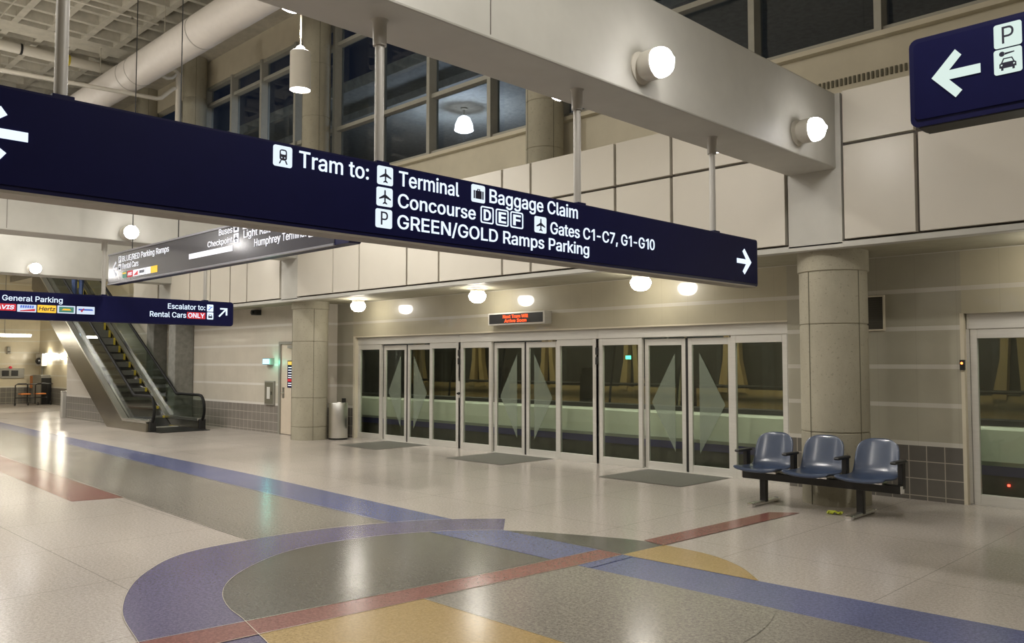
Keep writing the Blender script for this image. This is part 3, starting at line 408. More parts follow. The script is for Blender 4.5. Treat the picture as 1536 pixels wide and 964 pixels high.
aU = math.atan2(6.32-Cc[1], -6.41-Cc[0])
ang = [aU+(2*math.pi-.9-aU)*i/70 for i in range(71)]
inlay('purple_arc', [pt(OUT, a) for a in ang]+[pt(INN, a) for a in ang[::-1]], 'purple')
full = [pt(INN, 2*math.pi*i/120) for i in range(120)]
def clip(poly, keep, f):           # keep the side of a boundary where f(p) > 0
    out = []
    for (a, b) in zip(poly, poly[1:]+poly[:1]):
        fa, fb = f(a), f(b)
        if fa > 0: out.append(a)
        if (fa > 0) != (fb > 0): t = fa/(fa-fb); out.append((a[0]+(b[0]-a[0])*t, a[1]+(b[1]-a[1])*t))
    return out
left = clip(full, 1, lambda p: rl(p[1])-p[0])
right = clip(full, 1, lambda p: p[0]-rr(p[1]))
inlay('dark_segment', clip(left, 1, lambda p: bb(p[0])-p[1]), 'dark')
inlay('dark_cap', clip(clip(full, 1, lambda p: p[1]-bt(p[0])), 1, lambda p: rr(p[1])-p[0]), 'dark')
inlay('gold_cap', clip(right, 1, lambda p: p[1]-bt(p[0])), 'gold')
inlay('taupe_segment', clip(clip(right, 1, lambda p: bb(p[0])-p[1]), 1, lambda p: p[1]-3.79), 'taupe')
inlay('gold_segment', clip(right, 1, lambda p: 3.79-p[1]), 'gold')
# the blue band lies over the dark half, the red strip over the blue band
inlay('blue_crossing', [(x, bt(x)) for x in (-6.0,-5.6,-5.2,-4.8,-4.4)]+[(x, bb(x)) for x in (-4.4,-4.8,-5.2,-5.6,-6.0,-6.45)], 'blue')
ys = [-9, 0, 2, 2.7, 3.45, 4.84, 5.29, 5.86]
inlay('red_strip', [(rl(y), y) for y in ys]+[(rr(y), y) for y in ys[::-1]], 'red')
ys = [6.46, 7.5, 8.64]
inlay('red_strip', [(rl(y), y) for y in ys]+[(-4.36, 8.85)]+[(rr(y), y) for y in (7.5, 6.41)], 'red')
for x0, x1 in ((-14.5, -13.2), (-11.2, -9.8), (-7.8, -6.38), (-2.2, -.9)):
    inlay('grey_threshold', [(x0, 9.58), (x1, 9.56), (x1, 10.80), (x0, 10.80)], 'mat')

def divider(pts, w_=.004):
    lvl[0] += .0002
    b = MB(); A = []; B = []
    for i, p in enumerate(pts):
        q, r_ = pts[max(i-1, 0)], pts[min(i+1, len(pts)-1)]
        d = Vector((r_[0]-q[0], r_[1]-q[1], 0)).normalized(); n = Vector((-d.y, d.x, 0))*w_/2
        A.append(b.bm.verts.new((p[0]+n.x, p[1]+n.y, lvl[0]))); B.append(b.bm.verts.new((p[0]-n.x, p[1]-n.y, lvl[0])))
    for k in range(len(pts)-1): b.bm.faces.new((A[k], B[k], B[k+1], A[k+1]))
    b.build('divider_strip', 'brass', fl)
divider([pt(INN, a) for a in ang]); divider([q for q in full if bt(q[0]) < q[1] and q[0] > -4.45]); divider([pt(OUT, a) for a in ang])
for t_ in (RL, RR): divider([(x, y) for y, x in t_ if y <= 5.86])
divider([(rr(3.79), 3.79), (-2.7, 3.79)]); divider([(x, tb(x)) for x in (-45, -17, -10.7, -7.4)]); divider([(x, bb(x)) for x in (-24.4, -17, -10, -7.1)])
# ================================================================ walls
YF, YW, YD = 9.35, 10.72, 10.82
wb = MB()
wb.box(-16.5, -15.68, YW, 10.95, 0, 3.0).box(-5.42, -3.24, YW, 10.95, 0, 3.0)
wall_back = struct(wb.build('wall_back', 'tile'))
lt = MB().box(-15.68, -5.42, YW, 10.95, 2.225, 3.0).box(-3.24, 6.5, YW, 10.95, 2.225, 3.0)
struct(lt.build('wall_lintel', 'lintel'))
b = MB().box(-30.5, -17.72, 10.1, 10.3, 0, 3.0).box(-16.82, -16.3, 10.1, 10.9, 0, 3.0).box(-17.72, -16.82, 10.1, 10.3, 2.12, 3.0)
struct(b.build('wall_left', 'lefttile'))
# fascia block: pilasters, slab edge and cream panels
fas = MB().box(-24.6, 6.5, YF+.01, 10.5, 2.985, 3.03).box(-24.6, 6.5, YF+.05, 9.55, 3.03, 4.72).box(-24.6, 6.5, 9.55, 11.41, 3.0, 4.72)
fas = struct(fas.build('wall_fascia', 'gap'))
sl = MB().box(-24.6, 6.5, YF-.005, 9.50, 2.957, 3.022, .006)
for x0, x1 in ((-4.69, -4.045), (-16.40, -15.74), (-22.85, -22.1)): sl.box(x0, x1, YF-.005, YF+.1, 3.0, 4.73)
sl.build('slab_edge', 'paint', fas)
MB().box(-24.6, 6.5, 9.40, 11.42, 4.722, 4.738).build('ledge_bounce', 'white', fas)  # unseen white sheet added to bounce light onto the wall above
MB().box(-24.6, 6.5, 9.42, YW+.05, 2.975, 3.01).build('soffit', 'soffit', fas)
seams = [6.5, 4.9, 3.3, 1.7, .6, -.75, -1.65, -3.22]
def panels(xs, g=.022):
    for a, b_ in zip(xs, xs[1:]):
        lo, hi = min(a, b_)+g, max(a, b_)-g
        for z0, z1 in ((3.045, 4.105), (4.14, 4.735)):
            MB().box(lo, hi, YF-.03, YF+.055, z0, z1, .004).build('fascia_panel', 'panel', fas)
panels(seams+[-4.03]); panels([-4.70, -6.32, -7.26, -8.9, -9.53, -11.09, -11.98, -13.46, -14.36, -15.72])
panels([-16.42, -17.9, -18.72, -19.75, -20.9, -22.08]); panels([-22.87, -24.58])
# wall between fascia top and window sill, with the vent strip
cw = struct(MB().box(-46, 6.5, 11.42, 11.6, 4.6, 6.02).box(-46, 6.5, 11.30, 11.6, 6.02, 6.09).build('wall_clerestory', 'beige'))
g = MB()
for i in range(170): g.box(-6.6+i*.062, -6.572+i*.062, 11.40, 11.425, 5.50, 5.60)
g.build('vent_strip', 'seam', cw)
struct(MB().box(-46, 6.5, 11.40, 11.7, 10.07, 10.85).build('wall_upper', 'beige'))
# ceiling: flat strip beside the windows, waffle coffers beyond
cb = MB().box(-46, 6.5, 9.75, 11.7, 10.85, 11.0).box(-46, 6.5, -9, 2.7, 10.85, 11.0).box(-14.5, 6.5, 2.7, 9.75, 10.85, 11.0).box(-46, -14.5, 2.7, 9.75, 11.19, 11.3)
ceiling = struct(cb.build('ceiling', 'ceil'))
rb = MB()
# coffers
xs = []; x = -46
while x < -14.5:
    xs.append(x); x += .85
for i, x in enumerate(xs): rb.box(x-(.42 if i % 9 == 6 else .07), x+(.42 if i % 9 == 6 else .07), 2.7, 9.75, 10.80, 11.2)
y = 2.75
while y < 9.75: rb.box(-46, -14.5, y-.085, y+.085, 10.803, 11.2); y += .88
rb.build('coffer_ribs', 'ceil', ceiling)
# wall at the camera's back and the right end, for what the glass mirrors
struct(MB().box(-46, 6.7, -9.2, -9, 0, 11).build('wall_front', 'beige'))
struct(MB().box(6.5, 6.7, -9, 11.6, 0, 11).build('wall_right', 'beige'))
# far hall beyond the escalator
struct(MB().box(-38.7, -38.5, -9, 11.0, 0, 5.2).box(-38.6, -28.0, 10.86, 11.05, 0, 5.2).build('wall_far', 'hall'))
fc = MB().box(-38.7, -29.2, -9, 8.25, 4.9, 5.15).box(-38.7, -29.2, 9.7, 11.0, 4.9, 5.15).box(-29.4, -29.2, -9, 8.25, 4.55, 6.2).build('ceiling_far', 'ceil'); struct(fc)
struct(MB().prism([(-27.42, 0), (-24.0, 0), (-24.0, .12), (-27.42, 2.2)], 8.5, 8.58).build('wall_under_escalator', 'whitetile'))

# ================================================================ upper windows, one per bay
mx = [-26.45, -24.65, -22.95, -21.2, -19.4, -17.55, -15.77, -13.9, -12.0, -10.1, -8.2, -6.25, -4.38, -2.5, -.6, 1.3]
for i, (a, b_) in enumerate(zip(mx, mx[1:])):
    r_ = sroot('window_%d' % (i+1), (a, 11.5, 6.09))
    f = MB().box(a-.05, a+.05, 11.36, 11.62, 6.09, 10.07)
    for z in (6.09, 7.34, 9.46, 9.98): f.box(a+.05, b_-.05, 11.42, 11.60, z, z+.09)
    f.build('window_frame', 'mull', r_)
    MB().box(a+.05, b_-.05, 11.56, 11.575, 6.1, 10.05).build('window_pane', 'wglass', r_)
# outside, beyond the upper windows: concrete canopy with a bell lamp
tag(MB().box(-40, 6, 12.8, 26, 9.0, 9.3).box(-40, 6, 14.0, 14.5, 8.80, 9.01).box(-40, 6, 19.5, 20, 8.80, 9.01).build('concrete_canopy', 'conc_g'), 'grey concrete canopy outside beyond the dark upper windows', 'canopy')
bl = thing('bell_lamp', 'glowing white bell lamp hanging outside behind the upper window panes', 'lamp', (-17.93, 16, 9.0))
MB().lathe([(.10, 8.995), (.10, 8.96), (.03, 8.94), (.03, 8.80), (.06, 8.76)], (-17.93, 16, 0)).build('lamp_mount', 'greybox', bl, True)
MB().lathe([(.08, 8.76), (.17, 8.70), (.25, 8.52), (.275, 8.34)], (-17.93, 16, 0)).lathe([(.275, 8.34), (.2, 8.30), (.0, 8.28)], (-17.93, 16, 0)).build('lamp_shade', emis('bell_glow', COOL, 6), bl, True)
def lamp(name, kind, loc, e, parent, col=COOL, size=.1, rot=None, **k):
    l = bpy.data.lights.new(name, kind); l.energy = e; l.color = col
    if kind in ('POINT', 'SPOT'): l.shadow_soft_size = size
    if kind == 'AREA': l.size = size
    for a, v in k.items(): setattr(l, a, v)
    o = bpy.data.objects.new(name, l); C.objects.link(o); o.location = loc
    if rot: o.rotation_euler = rot
    if parent is not None: o.parent = parent; o.matrix_parent_inverse = Matrix.Translation(-Vector(parent.location))
    return o
lamp('lamp_light', 'POINT', (-17.93, 16, 8.15), 420, bl, (.80, .88, 1), .2)

# ================================================================ columns and piers
def column(name, x, y, r, z0, z1, seams_, cat_label, cap=None, group=None):
    t = thing(name, cat_label, 'column', (x, y, z0), group)
    prof = [(r, z0)]
    for z in seams_: prof += [(r, z-.012), (r-.012, z-.006), (r-.012, z+.006), (r, z+.012)]
    if cap: prof += [(r, cap), (r+.018, cap+.01)]
    prof.append((r+(.018 if cap else 0), z1))
    MB().lathe(prof, (x, y, 0), n=48).build('shaft', 'conc', t, True)
    b = MB()
    for a in (250, 340): ca, sa = math.cos(R(a)), math.sin(R(a)); b.tube([(x+r*ca, y+r*sa, z0), (x+r*ca, y+r*sa, min(z1, (cap or z1)))], .006, 6)
    b.build('form_seam', 'seam', t)
    return t
column('concrete_column', -4.39, 9.85, .385, 0, 2.975, (.84, 2.10), 'thick round concrete column behind the blue bench seats', 2.72)
column('concrete_column', -16.08, 9.88, .385, 0, 2.975, (.28, .90, 2.10), 'thick round concrete column beside the steel trash bin', 2.80)
column('concrete_column', -10.15, 11.0, .34, 4.72, 10.86, (5.45, 6.3, 7.4), 'round concrete column at the upper windows beside the glowing bell lamp')
column('concrete_column', -17.75, 11.0, .34, 4.72, 10.86, (6.3, 7.6, 8.9, 10.2), 'round concrete column at the upper windows behind the hanging tube lamp')
column('concrete_column', -24.55, 11.0, .34, 4.72, 10.86, (8.2, 9.6), 'upper round concrete column with a white conduit beside it')
column('concrete_column', -28.6, 11.2, .34, 4.72, 10.86, (8.2, 9.6), 'farthest upper round concrete column, under the white duct')
def pier(x0, x1, y0, l):
    t = thing('concrete_pier', l, 'pier', (x0, y0, 0))
    MB().box(x0, x1, y0, 10.095, 0, 2.955, .02).build('shaft', 'conc_g', t); MB().box(x0-.02, x1+.02, y0-.02, 10.095, 0, .08).build('plinth', 'seam', t)
pier(-22.73, -22.3, 9.575, 'square grey concrete pier nearer the tiled wall behind the escalator')
pier(-24.55, -24.06, 9.71, 'square grey concrete pier partly hidden by the escalator handrail')

# ================================================================ beams
def beam(x0, x1, z0, z1, l, y1=9.36):
    t = thing('ceiling_beam', l, 'beam', ((x0+x1)/2, 0, z0))
    MB().box(x0, x1, -8.9, y1, z0, z1, .015).build('beam_body', 'paint', t)
    b = MB()
    for y in (-2.2, 3.9): b.box(x1-.004, x1+.002, y, y+.008, z0+.03, z1-.03)
    b.build('form_joint', 'gap', t)
beam(-4.685, -4.105, 3.865, 4.735, 'big pale concrete beam overhead carrying the long blue sign')
beam(-16.40, -15.78, 3.86, 4.735, 'pale concrete beam above the blue rental car parking sign')
beam(-22.6, -22.0, 3.735, 4.70, 'pale concrete beam crossing in front of the escalator top')
def globe(x, y, z, d, l, g=None):
    t = thing('globe_lamp', l, 'lamp', (x, y, z), g)
    MB().lathe([(.135, 0), (.135, .012), (.10, .03), (.10, .05), (.122, .06), (.126, .16), (.122, .175)], (x, y, z), 'x', 32, d).build('lamp_base', 'pendbody', t, True)
    MB().lathe([(.120, .17), (.123, .20), (.118, .235), (.10, .268), (.065, .292), (.025, .302), (.022, .325), (0, .33)], (x, y, z), 'x', 32, d).build('lamp_globe', 'globe', t, True)
    return t
GS = 'globe lamps along the concrete beams'
globe(-4.105, 5.62, 4.09, 1, 'bright globe lamp on the near side of the big beam, nearer the viewer', GS)
globe(-4.105, 8.40, 4.09, 1, 'bright globe lamp on the big beam beside the fascia panels', GS)
globe(-4.105, 2.80, 4.09, 1, 'globe lamp on the big beam beyond the long sign poles', GS)
globe(-4.685, 2.84, 4.09, -1, 'globe peeking below the far side of the big beam beside the tube lamp', GS)
globe(-4.685, 5.50, 4.09, -1, 'globe peeking below the far side of the big beam beside a sign pole', GS)
globe(-4.685, 8.12, 4.09, -1, 'globe peeking below the far side of the big beam near the fascia', GS)
globe(-15.78, 5.85, 4.01, 1, 'round globe lamp on the middle beam above the grey gate sign', GS)
globe(-15.78, 3.1, 4.01, 1, 'globe lamp on the middle beam hidden behind the long blue sign', GS)
globe(-16.40, 8.6, 4.03, -1, 'globe glowing under the middle beam below the grey sign', GS)
globe(-22.0, 6.02, 3.86, 1, 'round globe lamp on the far beam above the parking sign', GS)
globe(-22.0, 3.3, 3.86, 1, 'globe lamp on the far beam beyond the long blue sign', GS)
def soffit_lamp(x, y, l):
    t = thing('soffit_lamp', l, 'lamp', (x, y, 2.98), 'dome lamps under the soffit')
    MB().lathe([(.19, 2.985), (.19, 2.965), (.13, 2.955), (.125, 2.90)], (x, y, 0), n=32).build('lamp_base', 'pendbody', t, True)
    MB().lathe([(.11, 2.905), (.15, 2.86), (.155, 2.82), (.13, 2.76), (.08, 2.72), (0, 2.705)], (x, y, 0), n=32).build('lamp_dome', 'soff', t, True)
soffit_lamp(-14.6, 10.1, 'white dome lamp under the soffit nearest the far column')
soffit_lamp(-10.95, 10.1, 'white dome lamp under the soffit above the red display')
soffit_lamp(-7.4, 10.1, 'white dome lamp under the soffit just below the long sign')
soffit_lamp(-2.0, 10.1, 'dome lamp under the soffit right of the near column')
def pendant(x, y, z, l, g='tube lamps hanging from the ceiling', r=.165, h=.62):
    t = thing('pendant_lamp', l, 'lamp', (x, y, z), g)
    MB().tube([(x, y, z+h+.05), (x, y, 10.9)], .012, 8).build('stem', 'wire', t)
    MB().lathe([(r-.004, z+.012), (r, z), (r, z+h), (r-.02, z+h+.015), (.05, z+h+.02)], (x, y, 0), n=36).build('lamp_housing', 'pendbody', t, True)
    MB().lathe([(.075, z+h+.02), (.07, z+h+.07), (.045, z+h+.10), (0, z+h+.105)], (x, y, 0)).build('lamp_cap', 'pend', t, True)
    MB().lathe([(r-.01, z+.005), (.09, z-.012), (0, z-.018)], (x, y, 0)).build('lamp_lens', 'pend', t, True)
    lamp('lamp_light', 'SPOT', (x, y, z-.03), PENDANT_W, t, (1, .96, .90), .15, spot_size=R(165), spot_blend=.6)
    lamp('lamp_uplight', 'POINT', (x, y, z+h+.35), PENDANT_UP_W, t, (1, .95, .86), .1)
pendant(-11.9, 7.07, 6.05, 'white tube lamp hanging on a thin stem beside the concrete beam')
for x, y in ((-11.9, 2.2), (-20.4, 4.6), (-19.3, 1.2), (-27, 6.4), (-27, 1.5), (-7.6, 4.2), (-1.2, 4.0), (-23.5, .8), (-16.8, 3.2), (-7.6, -2.5), (-15.5, -2.5)):  # pendants out of view, added to light the hall and its left wall
    pendant(x, y, 6.05 if x > -20 else 6.6, 'unseen white tube lamp added to light the open concourse floor')
# ================================================================ platform doors
def frame(b, x0, x1, z0, z1, y0, y1, st=.075, top=.11, bot=.115):
    b.box(x0, x0+st, y0, y1, z0, z1, .004).box(x1-st, x1, y0, y1, z0, z1, .004)
    b.box(x0+st, x1-st, y0, y1, z1-top, z1, .004).box(x0+st, x1-st, y0, y1, z0, z0+bot, .004)
    return (x0+st, x1-st, z0+bot, z1-top)
def pane(w, yc, name, m, parent, t=.006): return MB().box(w[0]-.01, w[1]+.01, yc-t, yc+t, w[2]-.01, w[3]+.01).build(name, m, parent)
def door_set(n, x0, x1):
    r_ = sroot('door_%d' % n, ((x0+x1)/2, YD, 0))
    pw = .868; c = (x0+x1)/2
    MB().box(x0, x1, YD-.03, YD+.10, 2.045, 2.235, .006).box(x0+.02, x0+.03, YD-.034, YD-.03, 2.05, 2.22).build('header', 'alu', r_)
    MB().box(x0-.025, x0+.025, YD-.02, YD+.10, 0, 2.05, .004).box(x1-.025, x1+.025, YD-.02, YD+.10, 0, 2.05, .004).build('post', 'alu', r_)
    MB().box(x0, x1, YD-.02, YD+.12, 0, .012).build('sill', 'alu', r_)
    for a, b_ in ((x0+.03, x0+.03+pw), (x1-.03-pw, x1-.03)):
        b = MB(); w = frame(b, a, b_, .012, 2.045, YD-.015, YD+.04); p = b.build('fixed_panel', 'alu', r_); pane(w, YD+.015, 'glass', 'glass', p)
    for s in (-1, 1):
        a, b_ = sorted((c+s*.022, c+s*(c-x0-.03-pw-.01)))
        b = MB(); w = frame(b, a, b_, .012, 2.02, YD+.045, YD+.085, .07, .10, .11); p = b.build('sliding_leaf', 'alu', r_); pane(w, YD+.065, 'glass', 'glass', p)
        ex = c+s*.215; ox = c+s*.645
        poly = [(ex, 1.80), (ex, .30), (ox, 1.04)]
        MB().prism(poly, YD+.050, YD+.054).build('frosted_film', 'frost', p)
    MB().box(c-.02, c+.02, YD+.05, YD+.08, .012, 2.02).build('door_seal', 'black', r_)
door_set(1, -15.64, -12.22); door_set(2, -12.22, -8.80); door_set(3, -8.80, -5.44); door_set(4, -3.21, .15)
struct(MB().box(-15.67, -15.60, YW-.002, YW+.1, 0, 2.23).box(-3.26, -3.22, YW-.002, YW+.1, 0, 2.23).box(-15.67, -5.42, YW-.003, YW+.02, 2.205, 2.228).build('trim_1', 'beige'))
for x, z0 in ((-12.22, 1.62), (-8.80, 1.62)):
    t = thing('door_sensor', 'small black sensor pair on the door post '+('left of the middle doors' if x < -10 else 'between the second and third door sets'), 'sensor', (x, YD-.03, z0))
    for k in range(2): MB().box(x-.022, x+.022, YD-.045, YD-.02, z0+k*.16, z0+.12+k*.16, .004).build('sensor_eye', 'black', t)
lk = thing('door_lock', 'small dark lock knob on the door post left of the middle doors', 'lock', (-12.22, YD-.03, 1.06))
MB().lathe([(.03, 0), (.03, .02), (.018, .025), (.018, .05), (0, .052)], (-12.22, YD-.02, 1.06), 'y', 16, -1).build('knob', 'black', lk, True)
MB().box(-12.245, -12.195, YD-.026, YD-.018, .98, 1.30).build('lock_plate', 'alu', lk)
# signal box on the right door jamb
sb = thing('signal_box', 'small black signal box with orange lamp on the right door jamb', 'signal', (-3.24, 10.7, 1.57))
MB().box(-3.262, -3.214, 10.68, YW+.02, 1.565, 1.685, .005).build('housing', 'black', sb); MB().lathe([(.014, 0), (.012, .006), (0, .008)], (-3.238, 10.68, 1.645), 'y', 14, -1).build('lamp', 'orangel', sb)

# ================================================================ tram behind the doors
tr = thing('tram', 'white tram with a blue stripe standing behind the glass doors', 'tram', (-8, 11.3, -.3))
TY = 11.32
MB().prism([(TY+.05, .40), (TY, .46), (TY-.0, .84), (TY+.03, .895), (TY+.3, .895), (TY+.3, .40)], -17.5, 3, 'yz').build('body_panel', 'tramw', tr)
MB().prism([(TY+.045, .29), (TY+.045, .405), (TY+.3, .405), (TY+.3, .29)], -17.5, 3, 'yz').build('blue_stripe', 'tramb', tr)
MB().box(-17.5, 3, TY+.08, TY+.35, -.5, .30).build('skirt', 'tramd', tr)
MB().box(-17.5, 3, TY+.02, TY+.35, .89, .955).box(-17.5, 3, TY+.05, TY+.3, 2.15, 2.5).build('window_rail', 'tramdark', tr)
MB().box(-17.5, 3, TY+.05, 14.1, 2.5, 2.62).build('roof', 'tramdark', tr); MB().box(-17.5, 3, TY+.1, 14.1, .30, .36).build('floor_plate', 'tramdark', tr)
MB().box(-17.5, 3, TY+.06, TY+.07, .95, 2.15).build('window_pane', 'wglass', tr)
b = MB(); b.box(-17.5, 3, 13.85, 13.95, .36, 1.16).box(-17.5, 3, 13.85, 13.95, 2.22, 2.5)
for i in range(9):
    x = -17.3+i*2.3
    for s in (-1, 1):
        b.prism([(x-s*.20-.10, 1.1), (x-s*.20+.10, 1.1), (x-s*.12+.05, 1.7), (x-s*.09+.055, 2.3), (x-s*.09-.055, 2.3), (x-s*.12-.055, 1.7)], 13.82, 13.95)
b.build('window_posts', 'tan', tr)
MB().box(-17.5, 3, 14.0, 14.1, .3, 2.6).build('far_wall', 'tramdark', tr)
MB().tube([(-17, 13.7, 1.22), (3, 13.7, 1.22)], .03, 8).build('hand_rail', 'black', tr)
for x in (-14.2, -12.6, -9.7, -8.2, -5.5): MB().tube([(x, 12.2, .36), (x+.03, 12.25, 1.2), (x+.14, 12.35, 2.5)], .022, 8).build('grab_pole', 'black' if x < -9 else 'tan', tr)
for x in (-13.4, -10.9, -8.6): MB().prism([(x-.17, .36), (x+.17, .36), (x+.14, 1.35), (x+.1, 1.55), (x-.1, 1.55), (x-.14, 1.35)], 13.0, 13.2).build('seat_back', 'black', tr)
MB().box(-10.12, -10.02, 13.3, 13.34, 1.72, 1.79).build('indicator_lamp', 'green', tr)
MB().box(-2.98, -2.955, TY+.06, TY+.08, .17, .195).build('marker_lamp', 'redl', tr)
cl_ = lamp('cabin_fill', 'AREA', (-10, 12.9, 2.48), 115, tr, (1, .80, .50), .5, shape='RECTANGLE', size_y=.4)  # area light added inside the tram to brighten the tan posts
cl_.data.size = 13
pl_ = thing('tram_fill_light', 'hidden row of strip lights added to brighten the tram behind the doors', 'lamp', (-8, 11.05, 2.4))  # hidden strip added above the track to brighten the tram side
MB().box(-17, 3, 10.98, 11.12, 2.42, 2.50, .01).build('light_tray', 'white', pl_)
MB().box(-16.9, 2.9, 11.0, 11.1, 2.412, 2.422).build('diffuser', emis('tram_fill_glow', (.95, 1, .88), 22), pl_)
MB().box(-17, 3, 10.96, 11.14, 2.50, 2.9).build('light_mount', 'greybox', pl_)
struct(MB().box(-46, 6.5, 15.5, 15.7, -1, 4.6).box(-46, 6.5, 10.95, 15.6, -.9, -.7).build('wall_tunnel', 'conc_g'))

# ================================================================ wall fittings
ld = thing('display_board', 'red lettered display board on the wall above the doors', 'display', (-10.45, 10.6, 2.33))
MB().box(-11.14, -9.74, 10.54, YW+.01, 2.325, 2.545, .012).build('housing', 'alu', ld)
MB().box(-11.10, -9.78, 10.532, 10.542, 2.352, 2.518).build('screen', 'black', ld)
F = Face('-y', 10.532, ld)
F.text('Next Tram Will', -10.74, -10.12, 2.443, .055, 'led', .012); F.text('Arrive Soon', -10.70, -10.16, 2.368, .055, 'led', .012)
vt = thing('wall_vent', 'dark louvred wall vent right of the near column', 'vent', (-4.25, YW, 2.05))
MB().box(-4.60, -4.135, YW-.012, YW+.01, 2.07, 2.475).build('vent_back', 'vent', vt)
b = MB(); frame(b, -4.62, -4.115, 2.05, 2.495, YW-.03, YW+.01, .022, .02, .02); b.build('vent_frame', 'beige', vt)
b = MB()
for i in range(14): b.box(-4.60, -4.135, YW-.022, YW-.008, 2.08+i*.028, 2.092+i*.028)
b.build('louvres', 'vent', vt)
tb_ = thing('trash_bin', 'tall round stainless trash bin beside the far column', 'bin', (-15.6, 10.3, 0))
MB().lathe([(.19, 0), (.205, .03), (.205, .76), (.195, .785), (.13, .79), (.12, .76), (0, .76)], (-15.6, 10.3, 0), n=40).build('bin_body', 'steel', tb_, True)
MB().lathe([(.208, .035), (.21, .0), (.19, 0)], (-15.6, 10.3, 0), n=40).build('base_ring', 'black', tb_, True)
MB().box(-15.63, -15.53, 10.40, 10.45, .76, .88, .01).build('ash_holder', 'black', tb_)
d5 = sroot('door_5', (-17.3, 10.1, 0))
MB().box(-17.66, -16.86, 10.09, 10.14, .01, 2.08, .006).build('leaf', 'doorp', d5)
b = MB().box(-17.74, -17.66, 10.06, 10.2, 0, 2.14).box(-16.87, -16.80, 10.06, 10.2, 0, 2.14).box(-17.66, -16.87, 10.06, 10.2, 2.08, 2.14); b.build('frame', 'greybox', d5)
MB().box(-17.58, -17.50, 10.075, 10.09, .84, 1.08, .004).tube([(-17.54, 10.08, .96), (-17.54, 10.03, .96), (-17.44, 10.03, .96)], .012, 8).build('handle', 'steel', d5)
MB().box(-17.3, -17.0, 10.03, 10.09, 1.98, 2.05, .005).build('closer', 'greybox', d5)
ds = thing('door_notice', 'narrow dark blue notice with yellow top on the side door', 'notice', (-17.2, 10.08, 1.1))
MB().box(-17.36, -17.0, 10.078, 10.089, 1.08, 1.70).build('notice_plate', 'navy', ds)
F = Face('-y', 10.078, ds)
F.rect('yellow_header', -17.34, -17.02, 1.60, 1.68, 'yellowplate'); F.rect('red_band', -17.34, -17.02, 1.22, 1.28, 'redplate')
for k, z in enumerate((1.53, 1.47, 1.41, 1.35, 1.30, 1.17, 1.12)): F.rect('text_line', -17.32, -17.05-.05*(k % 3), z, z+.022, 'letter_dim', .004)
hc = thing('hose_cabinet', 'grey fire hose cabinet with a small notice on the tiled wall', 'cabinet', (-18.15, 10.1, .66))
MB().box(-18.36, -17.93, 10.05, 10.11, .66, 1.22, .008).build('cabinet_body', 'greybox', hc)
MB().box(-18.33, -17.96, 10.042, 10.052, .69, 1.19).build('cabinet_door', 'seam', hc); MB().box(-18.22, -18.08, 10.036, 10.043, .80, 1.08).build('notice', 'white', hc)
MB().box(-18.02, -17.99, 10.03, 10.045, .90, .98).build('latch', 'chrome', hc)
ex = thing('exit_sign', 'small glowing blue green sign on the tiled wall', 'sign', (-18.1, 10.05, 1.6))
MB().box(-18.33, -18.0, 9.98, 10.105, 1.60, 1.76, .01).build('sign_box', 'greybox', ex); MB().box(-18.31, -18.02, 9.972, 9.982, 1.62, 1.74).build('sign_glow', 'exit', ex)
lamp('sign_light', 'POINT', (-17.9, 9.90, 1.66), 2.0, ex, (.2, 1, .75), .05)
sc = thing('security_camera', 'small black camera mounted on the wall under the slab', 'camera', (-18.7, 10.0, 2.7))
MB().box(-18.86, -18.64, 9.94, 10.1, 2.80, 2.93, .01).build('camera_body', 'black', sc); MB().lathe([(.045, 0), (.045, .05), (.03, .055), (0, .05)], (-18.75, 9.94, 2.86), 'y', 16, -1).build('lens', 'black', sc, True)

# ================================================================ hanging signs
def flange(b, x, y, z0, z1, r=.032):
    b.tube([(x, y, z0), (x, y, z1)], r, 16)
def hanger(x, y, z0, z1, parent, r=.03):
    p = MB().tube([(x, y, z0), (x, y, z1-.16)], r, 16).build('hanger_pole', 'pole', parent, True)
    MB().lathe([(r+.014, z1-.17), (r+.016, z1-.02), (r+.03, z1)], (x, y, 0), n=24).build('pole_collar', 'pole', p, True)
    MB().box(x-.05, x+.05, y-.05, y+.05, z0-.004, z0+.022, .004).build('pole_foot', 'signedge', p)
Z0, Z1, XS = 2.432, 2.914, -4.31
ms = thing('hanging_sign', 'long dark blue sign reading Tram to Terminal under the big beam', 'sign', (-4.39, 4, Z0))
b = MB(); b.prism(rrect(-3.4, 7.91, Z0, Z1, .03), XS-.17, XS-.006, 'yz'); b.build('sign_cabinet', 'signedge', ms)
MB().prism(rrect(-3.37, 7.885, Z0+.028, Z1-.012, .02), XS-.01, XS, 'yz').build('sign_face', 'navy', ms)
MB().box(XS-.165, XS-.004, -3.35, 7.86, Z0-.010, Z0+.004).build('bottom_trim', 'signunder', ms)
for y in (7.18, 5.145, 3.185, 1.30, -.7, -2.7): hanger(-4.39, y, Z1, 3.867, ms)
F = Face('+x', XS, ms)
F.put('arrow', [[(1.142, 2.712), (1.142, 2.668), (.965, 2.668), (1.055, 2.602), (1.028, 2.566), (.86, 2.690), (1.028, 2.814), (1.055, 2.778), (.965, 2.712)]], 'letter')
F.icon(2.392, 2.512, 2.772, 2.893, TRAM)
F.text('Tram to:', 2.560, 3.047, 2.790, .094)
F.icon(3.114, 3.236, 2.775, 2.894, PLANE); F.icon(3.110, 3.234, 2.638, 2.758, PLANE); F.icon(3.104, 3.231, 2.500, 2.620, pshape())
F.text('Terminal', 3.286, 3.797, 2.789, .094); F.text('Concourse', 3.279, 3.952, 2.648, .088); F.text('GREEN/GOLD Ramps Parking', 3.276, 5.187, 2.511, .088)
F.icon(3.915, 4.043, 2.773, 2.896, CASE); F.text('Baggage Claim', 4.090, 5.049, 2.788, .096)
